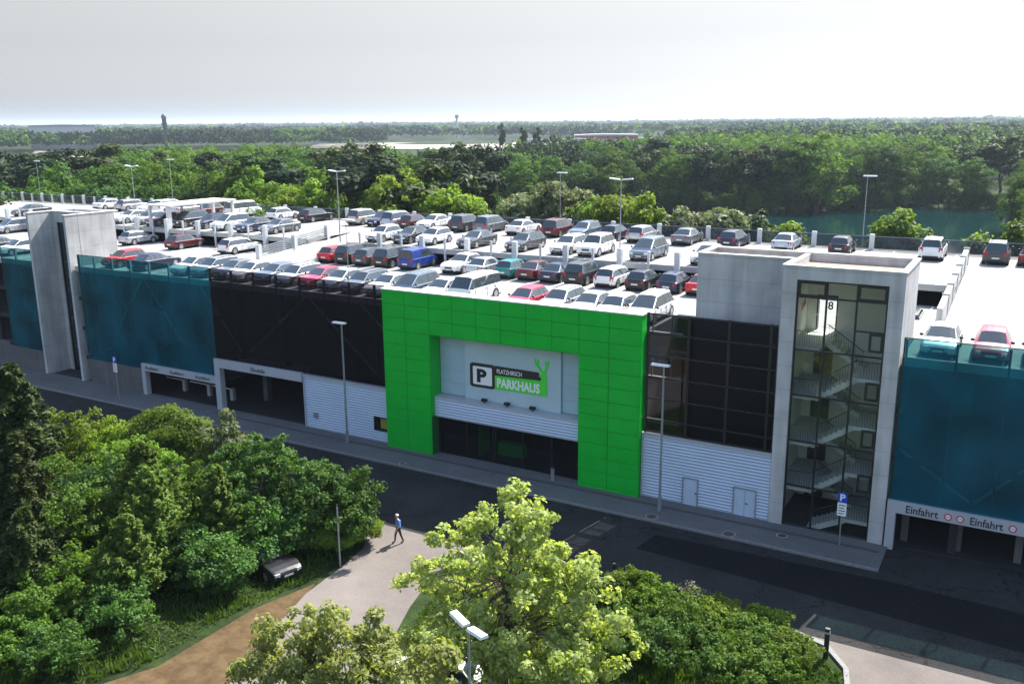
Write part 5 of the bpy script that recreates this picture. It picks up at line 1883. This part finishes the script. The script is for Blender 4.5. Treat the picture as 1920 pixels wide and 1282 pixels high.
cand = []
r = 118.0
while r < 1500:
    sp_ = 8.8 if r < 260 else 9.2 if r < 420 else 10.5 if r < 700 else 15
    n = int(R(66) * r / sp_)
    for k in range(n):
        az = -63.5 + 66.5 * (k + g.random()) / n
        rr2 = r + g.uniform(-.45, .45) * sp_
        x, y = pol(az, rr2)
        cand.append((rr2, az, x, y))
    r += sp_ * (.95 if r < 420 else 1.1 if r < 700 else 1.6)
cand = np.array(cand)
sdl = poly_sd(cand[:, 2], cand[:, 3], LAKE)
rr_, az_ = cand[:, 0], cand[:, 1]
edge = 118 + 14 * np.sin(az_ * .55) + np.where(az_ < -48, 42, 0)
ok = (sdl > 3) & (rr_ > edge) & ~((az_ > -33) & (rr_ < 200) & (cand[:, 3] < 74)) & ~((az_ > -24) & (rr_ < 205) & (az_ < -2.2))
# clearings: the airfield beyond the left and middle woods
pxs = 960 + 1757 * np.tan(np.radians(az_ + 30.05))
rmax = np.interp(pxs, (-200, 70, 85, 185, 205, 560, 600, 950, 985, 1200, 1260, 1300), (300, 300, 262, 262, 420, 430, 345, 345, 470, 480, 600, 5000))
ok &= ~(rr_ > rmax + 15 * np.sin(az_ * 3.1))
cand = cand[ok]
cand = cand[np.argsort(cand[:, 0])]
near, far = [], []
nleft = nright = 0
for c in cand:
    right = c[1] > -26
    if not right and nleft < 185 and c[0] < 330:
        near.append(c)
        nleft += 1
    elif right and nright < 100 and c[0] < 380:
        near.append(c)
        nright += 1
    else:
        far.append(c)
CN = {0: 'fresh light green', 1: 'mid green', 2: 'mid green', 3: 'deep green', 4: 'dark green'}
for c in near:
    rr2, az, x, y = c
    right = az > -26
    nz = math.sin(x * .045 + 1.3) * math.cos(y * .05) + g.normal() * .35
    pine = nz > (.42 if not right else .25)
    where = 'in the wood behind the car park roof' if not right else 'on the wooded far bank of the lake'
    hh = g.uniform(12.0, 17.0) if not right else g.uniform(12.0, 16.5)
    if right and 7 < poly_sd(np.array([x]), np.array([y]), LAKE)[0] < 14 and g.random() < .4:
        hh *= .6
    s = hh / 15.0
    wd = s * g.uniform(1.0, 1.5)
    z = float(height(x, y))
    if pine:
        v = int(g.integers(0, 3))
        wood_tree('pine', v, x, y, z, (wd * 1.15, wd * 1.15, s * 1.08), g.random() * 6.28, ('dusky dark pine ' if v < 2 else 'olive dark pine ') + where, 'pines ' + where)
    else:
        v = int(g.choice(5, p=(.25, .28, .24, .15, .08)))
        wood_tree('broadleaf', v, x, y, z, (wd, wd, s), g.random() * 6.28, CN[v] + ' broadleaf tree ' + where, 'broadleaf trees ' + where)
# reeds and low bushes along the far bank
for k in range(46):
    az = -23.5 + 21.5 * (k + .5) / 46
    for r in np.arange(170, 330, 2.0):
        x, y = pol(az, r)
        if poly_sd(np.array([x]), np.array([y]), LAKE)[0] > 1.5 and r > 205:
            break
    s = g.uniform(.30, .5)
    v = int(g.choice(5, p=(.1, .25, .2, .2, .25)))
    wood_tree('broadleaf', v, x, y + g.uniform(0, 3), float(height(x, y)) - .4, (s * 1.25, s * 1.25, s), g.random() * 6.28, CN[v] + ' low tree at the water edge of the far bank', 'low trees along the far bank')
# landmark crowns of the far bank
for i, (px, rr2, h, wd, v, lab) in enumerate(((1545, 262, 21, 1.35, 0, 'tallest pale green tree on the far lake bank'), (1440, 262, 16, 1.1, 1, 'rounded green tree on the far bank left of the tallest one'), (1660, 275, 17, 1.1, 3, 'pale crowned tree on the far bank right of the tallest one'))):
    az = -30.05 + math.degrees(math.atan((px - 960) / 1757.0))
    x, y = pol(az, rr2)
    wood_tree('broadleaf', v, x, y, float(height(x, y)), (wd * h / 15, wd * h / 15, h / 15), i * 2.1, lab, None)
for i, (px, rr2, h, lab) in enumerate(((945, 520, 22, 'lone dark spire conifer above the middle woods'), (985, 470, 20, 'dark conifer beside the lone spire'), (1010, 480, 20, 'broader dark conifer right of the pair above the woods'))):
    az = -30.05 + math.degrees(math.atan((px - 960) / 1757.0))
    x, y = pol(az, rr2)
    wood_tree('pine', 2, x, y, float(height(x, y)), (.75, .75, h / 15), i * 1.7, lab, None)

# everything beyond: one mass of canopy
VS = {'wood_mid': [], 'wood_dark': [], 'pine': [], 'wood_fresh': []}


def mass(c, nq, leaf, hh, wd):
    rr2, az, x, y = c
    z0 = float(height(x, y))
    nz = math.sin(x * .02 + .5) * math.cos(y * .017) + g.normal() * .4
    nz += .35 * (rr2 > 800)
    key = 'pine' if nz > .25 else ('wood_fresh' if nz < -.75 else 'wood_mid' if nz < -.05 else 'wood_dark')
    u = g.normal(size=(nq, 3))
    u /= np.linalg.norm(u, axis=1)[:, None]
    u[:, 2] = np.abs(u[:, 2]) * 1.0 - .25
    rad = g.uniform(.65, 1.1, nq)[:, None]
    lob_ = np.sin(u * 5 + g.random(3) * 6).sum(1)[:, None] * .1
    P = np.array([x, y, z0 + hh * .62]) + u * np.array([wd, wd, hh * .40]) * (rad + lob_)
    N = u + g.normal(size=(nq, 3)) * .6 + np.array([0, 0, .3])
    VS[key].append(leaves_np(P, N, leaf, g, 1.4))


for c in far:
    rr2 = c[0]
    if rr2 < 420:
        mass(c, 210, .85, g.uniform(12.5, 17), g.uniform(3.6, 5.0))
    elif rr2 < 700:
        mass(c, 90, 1.4, g.uniform(13, 17.5), g.uniform(4.5, 6.2))
    else:
        mass(c, 46, 2.6, g.uniform(13, 17), g.uniform(6.5, 9))
# woods beyond the airfield out to the horizon
for (r0, r1, n, a0, a1, hh, wd, lf, nq) in ((900, 1150, 1500, -64, -38, 17, 8, 2.6, 30), (1250, 1900, 2600, -64, -8, 17, 12, 4, 22), (1900, 3600, 3600, -64, 4, 18, 20, 8, 14), (3600, 9000, 4000, -64, 4, 20, 46, 22, 10)):
    for k in range(n):
        az = g.uniform(a0, a1)
        rr2 = math.sqrt(g.uniform(r0 ** 2, r1 ** 2))
        x, y = pol(az, rr2)
        mass((rr2, az, x, y), nq, lf, hh * g.uniform(.75, 1.2), wd * g.uniform(.8, 1.2))
for k, L in VS.items():
    o = quad_obj('distant_wood', np.concatenate(L), LEAF[k])
    tag(o, {'wood_mid': 'mid green part of the distant woods', 'wood_dark': 'dark green part of the distant woods', 'pine': 'blackish pine part of the distant woods', 'wood_fresh': 'paler green part of the distant woods'}[k], 'wood', kind='stuff')

# ------------------------------------------------------------------ far buildings
def far_at(px, r):
    az = -30.05 + math.degrees(math.atan((px - 960) / 1757.0))
    x, y = pol(az, r)
    return x, y, float(height(x, y)), -R(az)


x, y, z, rz = far_at(312, 900)
t = thing('radar_tower', 'dark radar tower with round top on the left horizon', 'tower', (x, y, z), rz)
t.scale = (.72, .72, .95)
MB().box(-2.0, 2.0, -2.0, 2.0, 0, 25).build('shaft', CONC_D, t)
q = MB().box(-3.4, 3.4, -3.4, 3.4, 25, 27).box(-2.6, 2.6, -2.6, 2.6, 27, 30)
q.build('platform', CONC_D, t)
MB().ball((0, 0, 32.2), 3.2, 12, 8).build('dome', mat('radome', (.12, .14, .2), .6), t, smooth=True)
x, y, z, rz = far_at(860, 1500)
t = thing('control_tower', 'thin pale control tower on the middle horizon', 'tower', (x, y, z), rz)
MB().tube((0, 0, 0), (0, 0, 30), 2.2, 1.7, 10).build('shaft', COPING, t, smooth=True)
MB().tube((0, 0, 30), (0, 0, 35), 2.6, 3.4, 10).build('cab', mat('tower_cab', (.5, .3, .3), .5), t)
MB().tube((0, 0, 35), (0, 0, 39), .3, .1, 5).build('mast', GALV, t)
for px, r, w, d, h, m, nm, lab in ((880, 1450, 14, 10, 12, COPING, 'white_hangar', 'small white block beside the thin control tower'), (120, 1015, 58, 14, 22.5, COPING, 'white_hangar', 'long low white building on the far left horizon'), (1140, 900, 60, 20, 11, mat('red_panel', (.32, .06, .06), .6), 'terminal_building', 'long red and white terminal beyond the middle woods'), (1085, 880, 30, 14, 7, COPING, 'white_hangar', 'low white building left of the red terminal'), (1205, 900, 24, 14, 7, COPING, 'white_hangar', 'low white building right of the red terminal'), (1000, 900, 20, 12, 6, COPING, 'white_hangar', 'small white building behind the dark conifers'), (640, 1250, 60, 20, 14, GALV, 'grey_hangar', 'long grey hangar on the horizon right of the radar tower')):
    x, y, z, rz = far_at(px, r)
    t = thing(nm, lab, 'building', (x, y, z), rz)
    MB().box(-w / 2, w / 2, -d / 2, d / 2, 0, h).build('wall', m, t)
    MB().prism_xz([(-w / 2 - .5, h), (w / 2 + .5, h), (w / 2 + .5, h + .8), (0, h + 1.6), (-w / 2 - .5, h + .8)], -d / 2 - .5, d / 2 + .5).build('roof', COPING if nm == 'terminal_building' else GALV, t)
    q = MB()
    k = -w / 2 + 2
    while k < w / 2 - 3:
        q.box(k, k + 2.4, -d / 2 - .06, -d / 2 - .003, h * .35, h * .7)
        k += 4
    q.build('window', FRAME if nm != 'terminal_building' else COPING, t)
HAZE = 0.5 / 5500
if HAZE:
    hm = bpy.data.materials.new('haze_air')
    hm.use_nodes = True
    nt = hm.node_tree
    nt.nodes.remove(nt.nodes['Principled BSDF'])
    pv = nt.nodes.new('ShaderNodeVolumePrincipled')
    pv.inputs['Color'].default_value = (.70, .84, 1.0, 1)
    pv.inputs['Density'].default_value = HAZE
    pv.inputs['Anisotropy'].default_value = 0.3
    nt.links.new(pv.outputs[0], nt.nodes['Material Output'].inputs['Volume'])
    o = MB().box(-16600, 16600, -16600, 16600, -6, 80).build('haze', hm)
    tag(o, 'thin bluish summer haze over the distant woods', 'haze', kind='stuff')
